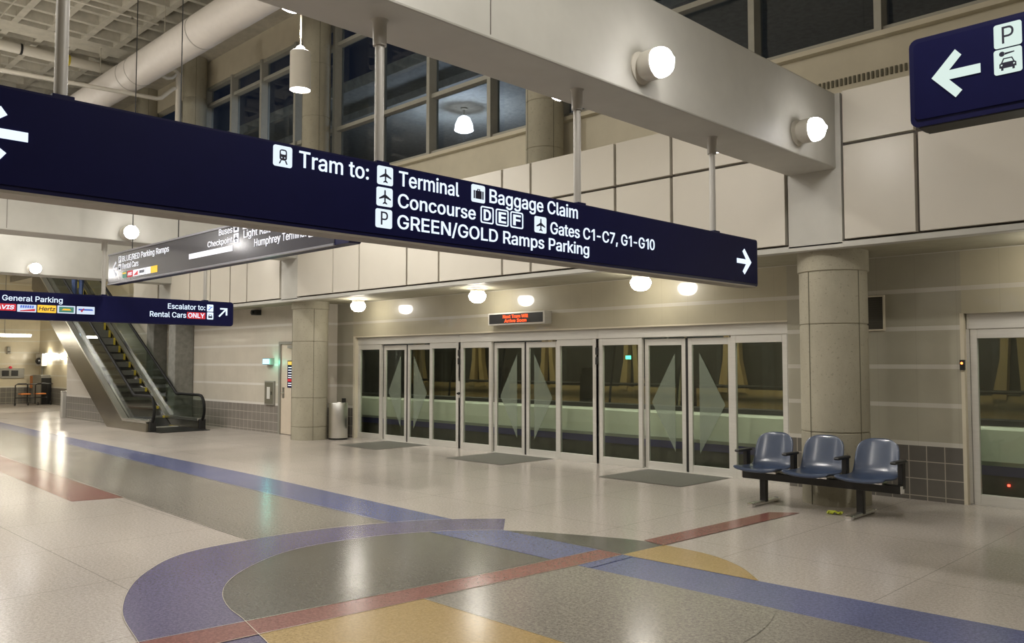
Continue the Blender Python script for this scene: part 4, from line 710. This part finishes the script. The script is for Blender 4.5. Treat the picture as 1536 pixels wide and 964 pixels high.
for ch, u0, u1 in (('D', 4.002, 4.127), ('E', 4.150, 4.277), ('F', 4.298, 4.430)):
    F.put('letter_box', [rrect(u0, u1, 2.634, 2.754, .016), rrect(u0+.009, u1-.009, 2.643, 2.745, .010)], 'letter')
    F.text(ch, u0+.034, u1-.030, 2.658, .072, 'letter', .022)
F.icon(4.554, 4.683, 2.628, 2.751, PLANE); F.text('Gates C1-C7, G1-G10', 4.731, 6.084, 2.636, .090)
F.put('arrow', [[(7.484, 2.692), (7.484, 2.645), (7.662, 2.645), (7.595, 2.568), (7.630, 2.540), (7.765, 2.669), (7.630, 2.798), (7.595, 2.770), (7.662, 2.692)]], 'letter')

# parking sign under the middle beam
X3 = -16.02; A0, A1 = 2.385, 2.870
s3 = thing('hanging_sign', 'dark blue sign reading General Parking and Escalator to Rental Cars', 'sign', (-16.09, 5, A0))
MB().prism(rrect(-.5, 8.06, A0, A1, .06), X3-.15, X3-.006, 'yz').build('sign_cabinet', 'signedge', s3)
MB().prism(rrect(-.48, 8.04, A0+.02, A1-.02, .05), X3-.01, X3, 'yz').build('sign_face', 'navy', s3)
for y in (7.49, 5.57, 3.6, 1.6): hanger(-16.09, y, A1, 3.862, s3, .035)
F = Face('+x', X3, s3)
F.text('General Parking', 3.93, 4.864, 2.700, .090)
def plate(u0, u1, z0, z1, m): return F.rect('logo_plate', u0, u1, z0, z1, m, .008)
p = plate(3.80, 4.139, 2.528, 2.645, 'redplate'); F.text('AVIS', 3.84, 4.10, 2.555, .064, 'letter', .02, p, .007, .22)
p = plate(4.158, 4.450, 2.516, 2.643, 'whiteplate'); F.put('logo_mark', [[(4.20, 2.54), (4.43, 2.575), (4.43, 2.535), (4.20, 2.525)]], 'redplate', .0075, parent=p)
F.put('logo_mark', [[(4.20+.036*k, 2.585), (4.226+.036*k, 2.585), (4.232+.036*k, 2.63), (4.206+.036*k, 2.63)] for k in range(6)], 'bluemark', .0075, parent=p)
p = plate(4.468, 4.764, 2.517, 2.648, 'yellowplate'); F.text('Hertz', 4.49, 4.74, 2.552, .066, 'ink', .012, p, .0075, .22)
p = plate(4.784, 5.075, 2.518, 2.652, 'whiteplate'); F.put('logo_mark', [[(4.81, 2.535), (5.05, 2.535), (5.05, 2.632), (4.81, 2.632)]], 'greenplate', .0075, parent=p)
F.put('logo_mark', [[(4.85, 2.57), (5.01, 2.57), (4.98, 2.60), (4.88, 2.60)]], 'yellowplate', .010, parent=p)
p = plate(5.100, 5.400, 2.516, 2.652, 'whiteplate'); F.put('logo_mark', [[(5.125, 2.58), (5.375, 2.58), (5.36, 2.61), (5.13, 2.61)]], 'bluemark', .0075, parent=p)
F.put('logo_mark', [[(5.16, 2.575), (5.185, 2.545), (5.225, 2.615), (5.21, 2.62), (5.185, 2.58), (5.17, 2.592)]], 'redplate', .010, parent=p)
F.text('Escalator to:', 6.726, 7.462, 2.686, .098); F.text('Rental Cars', 6.388, 7.082, 2.523, .098)
p = F.rect('red_plate', 7.102, 7.470, 2.510, 2.636, 'redplate', .006); F.text('ONLY', 7.125, 7.448, 2.530, .088, 'letter', .01, p, .007)
STAIR = [[(.15, .2), (.35, .2), (.7, .6), (.85, .6), (.85, .7), (.62, .7), (.28, .3), (.15, .3)], circ(.42, .72, .08)]
F.icon(7.502, 7.632, 2.662, 2.802, STAIR, 'letter', 'bluemark'); F.icon(7.505, 7.634, 2.508, 2.647, CARSMALL, 'letter')
F.put('arrow', [[(7.742, 2.584), (7.764, 2.562), (7.894, 2.694), (7.894, 2.600), (7.928, 2.600), (7.928, 2.745), (7.775, 2.745), (7.775, 2.714), (7.872, 2.714)]], 'letter')

# grey reflecting sign across the hall
Y2 = 5.5; B0, B1 = 3.035, 3.575
s2 = thing('hanging_sign', 'grey reflecting sign reading Light Rail Transit and Humphrey Terminal', 'sign', (-11.9, 5.55, B0))
MB().prism(rrect(-15.68, -8.15, B0, B1, .03), Y2+.006, Y2+.17, 'xz').build('sign_cabinet', 'signedge', s2)
MB().prism(rrect(-15.67, -8.45, B0+.02, B1-.02, .01), Y2, Y2+.02, 'xz').build('sign_face', 'navy_gloss', s2)
MB().box(-15.68, -8.45, Y2-.012, Y2+.03, B1-.022, B1+.004).box(-15.68, -8.45, Y2-.012, Y2+.03, B0-.004, B0+.022).build('edge_trim', 'signsilver', s2)
for x in (-14.80, -12.95): MB().tube([(x, Y2+.08, B1), (x, Y2+.08, 10.9)], .009, 8).build('hanger_cable', 'cable', s2)
F = Face('-y', Y2, s2)
F.put('arrow', [[(-15.24, 3.284), (-15.24, 3.316), (-15.415, 3.316), (-15.29, 3.395), (-15.32, 3.425), (-15.475, 3.30), (-15.32, 3.165), (-15.29, 3.195), (-15.415, 3.284)]], 'letter_dim')
F.icon(-15.195, -15.065, 3.385, 3.505, pshape(), 'letter_dim'); F.icon(-15.190, -15.065, 3.245, 3.365, CARSMALL, 'letter_dim')
F.text('BLUE/RED Parking Ramps', -15.015, -13.10, 3.395, .095, 'letter_dim'); F.text('Rental Cars', -15.008, -14.31, 3.268, .095, 'letter_dim')
def plate2(u0, u1, m): return F.rect('logo_plate', u0, u1, 3.105, 3.215, m, .004)
p = plate2(-14.995, -14.81, 'greenplate'); F.rect('logo_mark', -14.98, -14.83, 3.175, 3.20, 'yellowplate', .004, .007, p)
p = plate2(-14.78, -14.55, 'redplate'); F.text('AVIS', -14.75, -14.58, 3.135, .05, 'letter_dim', .02, p, .007, .2)
p = plate2(-14.53, -14.28, 'letter_dim'); F.put('logo_mark', [[(-14.50, 3.12), (-14.32, 3.19), (-14.32, 3.12)]], 'redplate', .007, parent=p)
p = plate2(-14.26, -14.02, 'letter_dim'); F.put('logo_mark', [[(-14.24+.05*k, 3.14), (-14.21+.05*k, 3.14), (-14.20+.05*k, 3.185), (-14.23+.05*k, 3.185)] for k in range(4)], 'ink', .007, parent=p)
plate2(-14.0, -13.80, 'letter_dim'); plate2(-13.78, -13.53, 'yellowplate')
F.text('Buses', -11.40, -10.995, 3.462, .088, 'letter_dim'); F.icon(-10.958, -10.81, 3.455, 3.59, BUS, 'letter_dim'); F.icon(-10.952, -10.81, 3.305, 3.44, PLANE, 'letter_dim')
F.text('Checkpoint', -11.75, -10.99, 3.325, .082, 'letter_dim'); F.rect('pale_bar', -12.37, -10.985, 3.205, 3.285, 'letter_dim', .004)
F.rect('pale_plate', -10.695, -10.44, 3.472, 3.565, 'letter_dim', .004); F.rect('pale_plate', -10.41, -10.0, 3.49, 3.555, 'letter_dim', .004)
F.text('Light Rail Transit Ctr', -10.666, -9.05, 3.352, .100, 'letter_dim'); F.text('Humphrey Terminal', -10.365, -9.065, 3.205, .098, 'letter_dim')
F.icon(-9.015, -8.88, 3.185, 3.292, PLANE, 'letter_dim')
F = Face('+y', Y2+.17, s2)
F.text('Rental Cars', 8.20, 8.98, 3.43, .10, 'letter_back')

# right-hand sign with parking arrow
D0, D1 = 3.128, 3.690
s4 = thing('hanging_sign', 'dark blue sign with white left arrow and parking pictogram', 'sign', (0, 5.6, D0))
MB().prism(rrect(-1.93, 3.4, D0, D1, .05), Y2+.004, Y2+.20, 'xz').build('sign_cabinet', 'signedge', s4)
MB().prism(rrect(-1.90, 3.37, D0+.045, D1-.03, .03), Y2-.004, Y2+.01, 'xz').build('sign_face', 'navy', s4)
MB().box(-1.93+.05, 3.35, Y2+.01, Y2+.19, D0-.008, D0+.004).build('bottom_trim', 'black', s4)
for x in (-1.0, 2.4): MB().tube([(x, Y2+.1, D1), (x, Y2+.1, 10.9)], .009, 8).build('hanger_cable', 'cable', s4)
F = Face('-y', Y2-.004, s4)
def g4(*pts): return [list(pts)]
F.put('arrow', [[(-1.795, 3.414), (-1.657, 3.563), (-1.622, 3.522), (-1.695, 3.442), (-1.519, 3.442), (-1.519, 3.386), (-1.695, 3.386), (-1.622, 3.305), (-1.660, 3.267)]], 'picto_green')
F.icon(-1.443, -1.297, 3.503, 3.645, pshape(), 'picto_green'); F.icon(-1.446, -1.299, 3.345, 3.494, CARKEY, 'picto_green')
F.icon(-1.28, -1.13, 3.345, 3.494, BUS, 'picto_green')
# ================================================================ bench
bn = thing('bench_seating', 'row of three blue moulded seats on a black beam before the column', 'bench', (-4.3, 9.1, 0))
BX0, BX1, BY = -5.19, -3.37, 9.12
MB().box(BX0, BX1, BY-.045, BY+.045, .285, .375, .008).build('beam', 'blackm', bn)
for x in (BX0-.004, BX1+.004): MB().box(x-.006, x+.006, BY-.042, BY+.042, .290, .370, .003).build('end_cap', 'chrome', bn)
for x in (-4.935, -3.80):
    l = MB().box(x-.04, x+.04, BY-.03, BY+.03, .03, .29, .006).build('leg', 'blackm', bn)
    f = MB().box(x-.035, x+.035, BY-.28, BY+.28, .012, .045, .010).build('foot', 'steel', l)
    for s in (-1, 1): MB().box(x-.038, x+.038, BY+s*.30-.035, BY+s*.30+.035, .0, .048, .012).build('foot_cap', 'chrome', l)
def shell(xc):
    """moulded seat: profile from front lip over the pan, up the back; rows across the width"""
    prof = [(-.335, .395), (-.345, .425), (-.32, .440), (-.25, .437), (-.15, .425), (-.03, .418), (.06, .428), (.115, .465), (.145, .53), (.17, .62), (.20, .72), (.222, .795), (.232, .822), (.250, .832), (.262, .822)]
    hw = [.25, .262, .268, .27, .268, .262, .252, .243, .240, .238, .230, .214, .190, .165, .15]
    secs = []
    for (y, z), h in zip(prof, hw):
        row = []
        for k in range(13):
            t = -1+2*k/12; e = abs(t)**2.6
            dz = .030*e if y < .08 else 0; dy = -.035*e if y > .08 else 0
            if z > .79: dz -= .035*abs(t)**4
            row.append((xc+h*t, BY+.0+y+dy, z+dz))
        secs.append(row)
    o = MB().loft(secs).build('seat_shell', 'seat', bn, True)
    sf = o.modifiers.new('thick', 'SOLIDIFY'); sf.thickness = .022; sf.offset = -1
    ss = o.modifiers.new('smooth', 'SUBSURF'); ss.levels = ss.render_levels = 1
    MB().box(xc-.15, xc+.15, BY-.10, BY+.06, .372, .40, .006).build('seat_bracket', 'chrome', o)
for xc in (-4.88, -4.28, -3.68): shell(xc)
for x in (-5.175, -4.58, -3.98, -3.385):
    a = MB().box(x-.026, x+.026, BY+.00, BY+.085, .33, .605, .006).build('arm_post', 'blackm', bn)
    MB().box(x-.034, x+.034, BY-.19, BY+.12, .600, .632, .014).build('arm_pad', 'black', a)
lt_ = thing('paper_scrap', 'crumpled yellow green paper scrap on the floor under the bench', 'litter', (-4.06, 9.05, 0))
rn = random.Random(3)
def scrap(cx, cy, w_, h_):
    secs = []
    for i in range(6): secs.append([(cx+(i/5-.5)*w_+rn.uniform(-.008, .008), cy+(k/4-.5)*h_, .004+rn.uniform(0, .035)) for k in range(5)])
    return MB().loft(secs)
o = scrap(-4.06, 9.05, .15, .09).build('crumpled_sheet', 'lime', lt_); md = o.modifiers.new('t', 'SOLIDIFY'); md.thickness = .003
o = scrap(-4.10, 9.02, .06, .05).build('torn_corner', 'lime', lt_); md = o.modifiers.new('t', 'SOLIDIFY'); md.thickness = .003

# ================================================================ escalator
es = thing('escalator', 'steel clad escalator with black handrails climbing away behind the signs', 'escalator', (-21, 8.95, 0))
T30 = math.tan(R(30.5)); EY0, EY1 = 8.08, 9.55; XE = -29.6
def zd(x, x0, z0): return z0+max(0, x0-x)*T30
def rampline(x0, z0, xs): return [(x, zd(x, x0, z0)) for x in xs]
XS_ = [-20.35, -21.2, -21.8, -22.2, -22.6, -23.5, -25, -27, XE]
for y0, y1, inner in ((EY0, EY0+.20, 1), (EY1-.20, EY1, -1)):
    near = .45 if inner == 1 else 0
    top = rampline(-22.25+near, .24, [-20.35, -21.5, -22.25+near, -22.6, -24, -26, XE])
    poly = top+[(XE, zd(XE, -24.0+near*2.6, .0)), (-24.05+near*2.6, .0), (-20.35, .0)]
    c_ = MB().prism(poly, y0, y1).build('cladding', 'bronze', es)
    # bright decking along the foot of the balustrade
    ya, yb = (y0-.015, y0+.125) if inner == 1 else (y0-.02, y0+.085)
    dk = MB(); d = top
    lo = [(x, z-.03) for x, z in d]; hi = [(x, z+.03) for x, z in d]
    dk.prism(hi+lo[::-1], ya, yb); dk.build('decking', 'steel', c_)
    ya, yb = (y0+.155, y0+.205) if inner == 1 else (y0+.115, y0+.20)
    dk = MB(); dk.prism([(x, z+.015) for x, z in d]+[(x, z-.05) for x, z in d[::-1]], ya, yb); dk.build('inner_decking', 'chrome', c_)
    yc = y0+.14 if inner == 1 else y0+.10
    hr = rampline(-21.85+near*.85, .845, [-20.55, -21.2, -21.85+near*.85, -22.2, -23, -24.5, -26.5, XE])
    arc = []
    for k in range(11):
        a = R(90-180*k/10); arc.append((-20.50+.36*math.cos(a)*.75, .495+.35*math.sin(a)))
    gl = hr+[(XE, zd(XE, -22.25+near, .24)), (-22.25+near, .25), (-20.6, .25)]
    MB().prism([(x, z-.02) if i < len(hr) else (x, z) for i, (x, z) in enumerate(gl)]+[(-20.35, .30), (-20.28, .50), (-20.36, .72)], yc-.006, yc+.006).build('glass_balustrade', 'bglass', es)
    pts = [(x, yc, z) for x, z in hr[::-1]]+[(x, yc, z) for x, z in arc[1:]]+[(-20.75, yc, .14)]
    b = MB(); b.tube(pts, .036, 10); o = b.build('handrail', 'rubber', es, True)
    MB().box(-20.9, -20.30, yc-.085, yc+.085, 0, .25, .02).build('newel_base', 'black', es)
MB().box(-21.45, -19.85, EY0+.12, EY1-.12, .002, .016).build('floor_plate', 'blackm', es)
MB().box(-21.55, -21.42, EY0+.22, EY1-.22, .0, .03).build('comb_plate', 'alu', es)
x = -21.45
for k in range(22):
    z = max(.02, .021+(k-1)*.4*T30) if k else .02
    st = MB().prism([(x, z), (x-.42, z), (x-.42, z-.06), (x-.05, z-.26), (x-.02, z-.24)], EY0+.22, EY1-.22).build('step', 'step', es)
    MB().box(x-.41, x+.004, EY1-.265, EY1-.235, z-.0, z+.006).box(x-.004, x+.006, EY1-.29, EY1-.235, z-.2, z).build('yellow_edge', 'yellow', st)
    x -= .4
b = MB(); b.prism([(-21.5, .0), (-21.5, .02), (-21.9, .02), (XE, -.34+(-21.85-XE)*T30), (XE, -.5+(-22.6-XE)*T30), (-22.6, 0)], EY0+.21, EY1-.21); b.build('step_well', 'black', es)
MB().box(-25.75, -25.45, EY0+.145, EY0+.155, 2.35, 2.48).build('safety_notice', 'whiteplate', es)

# person riding up
pr = thing('person', 'person in blue jeans standing high up on the escalator', 'person', (-27.9, 8.95, 3.62))
PX, PY = -28.05, 8.95; PZ = .027+15*.4*T30+.03
def skin(name, verts, edges, radii, m, parent, lv=1):
    me = bpy.data.meshes.new(name); me.from_pydata([Vector(v) for v in verts], edges, [])
    o = bpy.data.objects.new(name, me); C.objects.link(o)
    o.modifiers.new('s', 'SKIN'); o.modifiers.new('u', 'SUBSURF').levels = lv
    for i, r_ in enumerate(radii): me.skin_vertices[0].data[i].radius = r_ if isinstance(r_, tuple) else (r_, r_)
    me.skin_vertices[0].data[0].use_root = True
    bpy.context.view_layer.update()
    me2 = bpy.data.meshes.new_from_object(o.evaluated_get(bpy.context.evaluated_depsgraph_get())); bpy.data.objects.remove(o)
    return link(name, me2, m, parent, True)
def W(f, s, z): return (PX-f, PY+s, PZ+z)       # f forward (up the escalator), s sideways
V = [W(0,0,.95), W(0,0,1.15), W(0,0,1.38), W(.01,0,1.48), W(.02,0,1.56), W(.02,0,1.68), W(.02,0,1.75)]; E = [(0,1),(1,2),(2,3),(3,4),(4,5),(5,6)]; RD = [(.13,.17),(.11,.15),(.12,.18),.055,.07,.095,.06]
for s in (-1, 1):
    n = len(V); V += [W(0,s*.095,.86), W(.03,s*.10,.48), W(0,s*.10,.09), W(.13,s*.11,.04)]; E += [(0,n),(n,n+1),(n+1,n+2),(n+2,n+3)]; RD += [.085,.06,.042,.035]
    n = len(V); V += [W(0,s*.19,1.40), W(-.02,s*.23,1.12), W(.06,s*.22,.90), W(.09,s*.215,.83)]; E += [(2,n),(n,n+1),(n+1,n+2),(n+2,n+3)]; RD += [.055,.042,.03,.034]
    for k in range(5):
        q = len(V); ds_ = (k-1.5)*.016; V += [W(.10+.01*k, s*.215+ds_*.6, .79), W(.11+.012*k, s*.205+ds_*.6, .745-.006*(k % 2))]; E += [(n+3,q),(q,q+1)]; RD += [.009,.008]
skin('body', V, E, RD, 'skin', pr)
V = [W(0,0,.98)]; E = []; RD = [(.15,.19)]
for s in (-1, 1):
    n = len(V); V += [W(0,s*.095,.86), W(.03,s*.10,.48), W(0,s*.10,.10)]; E += [(0,n),(n,n+1),(n+1,n+2)]; RD += [.108,.080,.068]
skin('jeans', V, E, RD, 'jeans', pr)
V = [W(0,0,.96), W(0,0,1.15), W(0,0,1.40)]; E = [(0,1),(1,2)]; RD = [(.16,.20),(.14,.18),(.14,.2)]
for s in (-1, 1): n = len(V); V += [W(0,s*.19,1.41), W(-.02,s*.235,1.12), W(.06,s*.225,.93)]; E += [(2,n),(n,n+1),(n+1,n+2)]; RD += [.075,.06,.05]
skin('jacket', V, E, RD, 'jacket', pr)
MB().lathe([(.0, .12), (.07, .10), (.105, .03), (.10, -.05), (.07, -.07)], W(.0, 0, 1.70), n=20).build('hair', 'hair', pr, True)
for s in (-1, 1): MB().box(PX-.19, PX+.07, PY+s*.105-.045, PY+s*.105+.045, PZ-.03, PZ+.06, .02).build('shoe', 'black', pr)

gp = thing('guard_post', 'square metal guard post at the corner left of the escalator', 'post', (-27.53, 8.5, 0))
MB().box(-27.62, -27.43, 8.40, 8.56, 0, .78, .01).build('post_body', 'alu', gp); MB().box(-27.63, -27.42, 8.39, 8.57, .78, .80, .004).build('post_cap', 'steel', gp)

# ================================================================ far hall
fx = thing('strip_light', 'long bright strip light hanging in the far hall', 'lamp', (-33, 8.3, 2.6))
b = MB(); b.prism([(-33.14, 2.63), (-33.08, 2.555), (-32.92, 2.555), (-32.86, 2.63)], 3.0, 9.0); b.build('diffuser', 'strip', fx)
MB().box(-33.12, -32.88, 2.98, 9.02, 2.63, 2.67, .005).build('light_tray', 'white', fx)
for y in (4, 8.2): MB().tube([(-33, y, 2.67), (-33, y, 4.9)], .012, 6).build('hanger_rod', 'wire', fx)
for x, l in ((-37.1, 'bright wall lamp beside the grey box in the far hall'), (-35.16, 'bright wall lamp nearest the escalator in the far hall')):
    t = thing('wall_lamp', l, 'lamp', (x, 10.8, 1.9))
    MB().lathe([(.10, 0), (.10, .03), (.06, .05)], (x, 10.86, 1.9), 'y', 20, -1).build('lamp_base', 'greybox', t, True)
    MB().lathe([(.09, .04), (.12, .09), (.115, .16), (.07, .21), (0, .225)], (x, 10.86, 1.9), 'y', 20, -1).build('lamp_globe', 'sconce', t, True)
ct = thing('luggage_cart', 'dark tubular luggage carts with orange trays by the far wall', 'cart', (-38.0, 10.3, 0))
ct['label'] = 'dark tubular luggage cart with orange trays by the far wall'
b = MB()
for y in (9.75, 10.45): b.tube([(-36.35, y-.3, .06), (-36.35, y-.3, .78), (-36.40, y-.2, .84), (-36.45, y+.1, .84), (-36.45, y+.15, .78), (-36.45, y+.15, .06)], .022, 8)
b.tube([(-36.35, 9.45, .30), (-36.35, 10.6, .30)], .02, 8).tube([(-36.40, 9.5, .82), (-36.45, 11.0-.2, .82)], .018, 8); b.build('cart_frame', 'blackm', ct, True)
for y in (9.78, 10.32): MB().box(-36.60, -36.20, y-.17, y+.17, .42, .47, .01).build('tray', 'orange', ct)
for y in (9.45, 9.9, 10.25, 10.7): MB().lathe([(.06, -.02), (.065, 0), (.06, .02)], (-36.35, y, .065), 'y', 14).build('wheel', 'black', ct, True)
bx = thing('wall_monitor', 'white box with a dark dome camera on the far hall corner', 'box', (-37.9, 10.7, 1.55))
MB().box(-38.25, -37.45, 10.66, 10.86, 1.52, 2.02, .01).build('box_body', 'white', bx); MB().lathe([(.14, 0), (.13, .08), (.06, .14), (0, .15)], (-37.75, 10.66, 1.72), 'y', 18, -1).build('dome', 'black', bx, True)
MB().tube([(-37.85, 10.80, 1.52), (-37.85, 10.80, 1.15)], .03, 8).build('conduit', 'greybox', bx)
gc = thing('utility_cabinet', 'grey standing cabinet with orange notice beside the luggage cart', 'cabinet', (-37.5, 10.6, 0))
MB().box(-38.0, -36.95, 10.5, 10.84, .02, 1.16, .01).build('cabinet_body', 'greybox', gc); MB().box(-36.92, -36.80, 10.5, 10.84, 0, 1.05, .01).build('dark_side', 'black', gc)
MB().box(-38.30, -38.02, 10.48, 10.50, .62, 1.12).build('orange_notice', 'orange', gc); MB().tube([(-38.16, 10.52, 0), (-38.16, 10.52, 1.15)], .015, 6).build('notice_post', 'greybox', gc)
ph = thing('wall_panel', 'grey recessed wall panel with dark fittings on the far wall', 'panel', (-38.5, 9.85, 1.05))
MB().box(-38.52, -38.42, 9.30, 10.30, 1.02, 1.42, .01).build('panel_body', 'greybox', ph)
for y in (9.62, 9.95): MB().box(-38.43, -38.38, y-.12, y+.12, 1.12, 1.34, .01).build('fitting', 'black', ph)
MB().lathe([(.06, 0), (.05, .05), (0, .06)], (-38.44, 9.8, 1.46), 'x', 12).build('red_lamp', 'redplate', ph, True)
pb = thing('wall_bracket', 'small dark bracket on the far hall wall below the strip light', 'bracket', (-38.45, 9.6, 2.0))
MB().box(-38.5, -38.40, 9.66, 9.78, 2.0, 2.30, .01).build('bracket_body', 'greybox', pb); MB().tube([(-38.42, 9.72, 2.05), (-38.36, 9.72, 2.12)], .02, 8).build('bracket_arm', 'greybox', pb)

# ================================================================ overhead services
du = thing('air_duct', 'large round white air duct running under the ceiling', 'duct', (-20, 8.6, 9.4))
DZ, DR = 9.42, .41
MB().tube([(-46, 8.6, DZ), (6, 8.6, DZ)], DR, 40).build('duct_pipe', 'duct', du, True)
for x in (-23.2, -22.6, -18.9, -14, -28.5): MB().tube([(x, 8.6, DZ), (x+.03, 8.6, DZ)], DR+.008, 40).build('duct_band', 'ductband', du, True)
for x in (-21.0, -17.2, -25.5): MB().tube([(x, 8.6, DZ+.4), (x, 8.6, 11.2)], .012, 6).build('duct_hanger', 'wire', du)
FX = -23.1/-24.2
V2 = lambda *p: [(x*FX, y*FX, 1.65+(z-1.65)*FX) for x, y, z in p]
cn = thing('riser_conduit', 'white conduit bending down beside the upper concrete column', 'conduit', (-24.2, 10.3, 9))
MB().tube(V2((-24.2, 5.2, 9.10), (-24.2, 9.72, 9.27), (-24.2, 9.85, 9.32), (-24.2, 10.2, 9.68), (-24.2, 10.34, 9.70)), .055, 10).build('branch_pipe', 'pipe', cn, True)
MB().tube(V2((-24.2, 9.75, 10.0), (-24.2, 10.0, 9.93), (-24.2, 10.15, 9.98), (-24.2, 10.26, 10.12)), .05, 10).build('elbow_pipe', 'pipe', cn, True)
MB().tube(V2((-24.2, 9.80, 10.12), (-24.2, 10.0, 10.25), (-24.2, 10.22, 10.25), (-24.2, 10.34, 10.12), (-24.2, 10.34, 4.95)), .075, 12).build('riser_pipe', 'pipe', cn, True)
tl = thing('tube_light', 'long white ceiling tube crossing the coffers above the sign', 'pipe', (-26.5, 6, 10.5))
MB().tube([(-26.5, 2.8, 10.55), (-26.5, 9.5, 10.55)], .15, 16).build('tube_body', 'pipe', tl, True)
for y in (6.75, 8.0): MB().tube([(-26.5, y, 10.55), (-26.5, y+.06, 10.55)], .16, 16).build('tube_clamp', 'blackm' if y < 7 else 'yellow', tl, True)
for y in (4, 6.8, 9.2): MB().tube([(-26.5, y, 10.7), (-26.5, y, 11.2)], .012, 6).build('tube_hanger', 'wire', tl)
sp = thing('ceiling_pipe', 'thin pale pipe running under the ceiling coffers', 'pipe', (-22.3, 6, 10.7))
MB().tube([(-22.4, 3, 10.72), (-22.4, 9.0, 10.72)], .028, 8).build('pipe_run', 'pipe', sp, True)
for y in (4, 6.2, 8.3): MB().lathe([(.03, 10.72), (.045, 10.68), (.0, 10.66)], (-22.4, y, 0), n=10).build('sprinkler_head', 'steel', sp, True)
sw = thing('ceiling_cable', 'thin pale diagonal cable under the coffered ceiling', 'cable', (-26, 5.4, 10.6))
MB().tube([(-27.5, 5.75, 10.5), (-21.5, 5.75, 10.6)], .02, 8).build('cable_run', 'wire', sw, True)
for x in (-27.4, -21.6): MB().tube([(x, 5.75, 10.5), (x, 5.75, 10.85)], .012, 6).build('cable_clip', 'wire', sw)
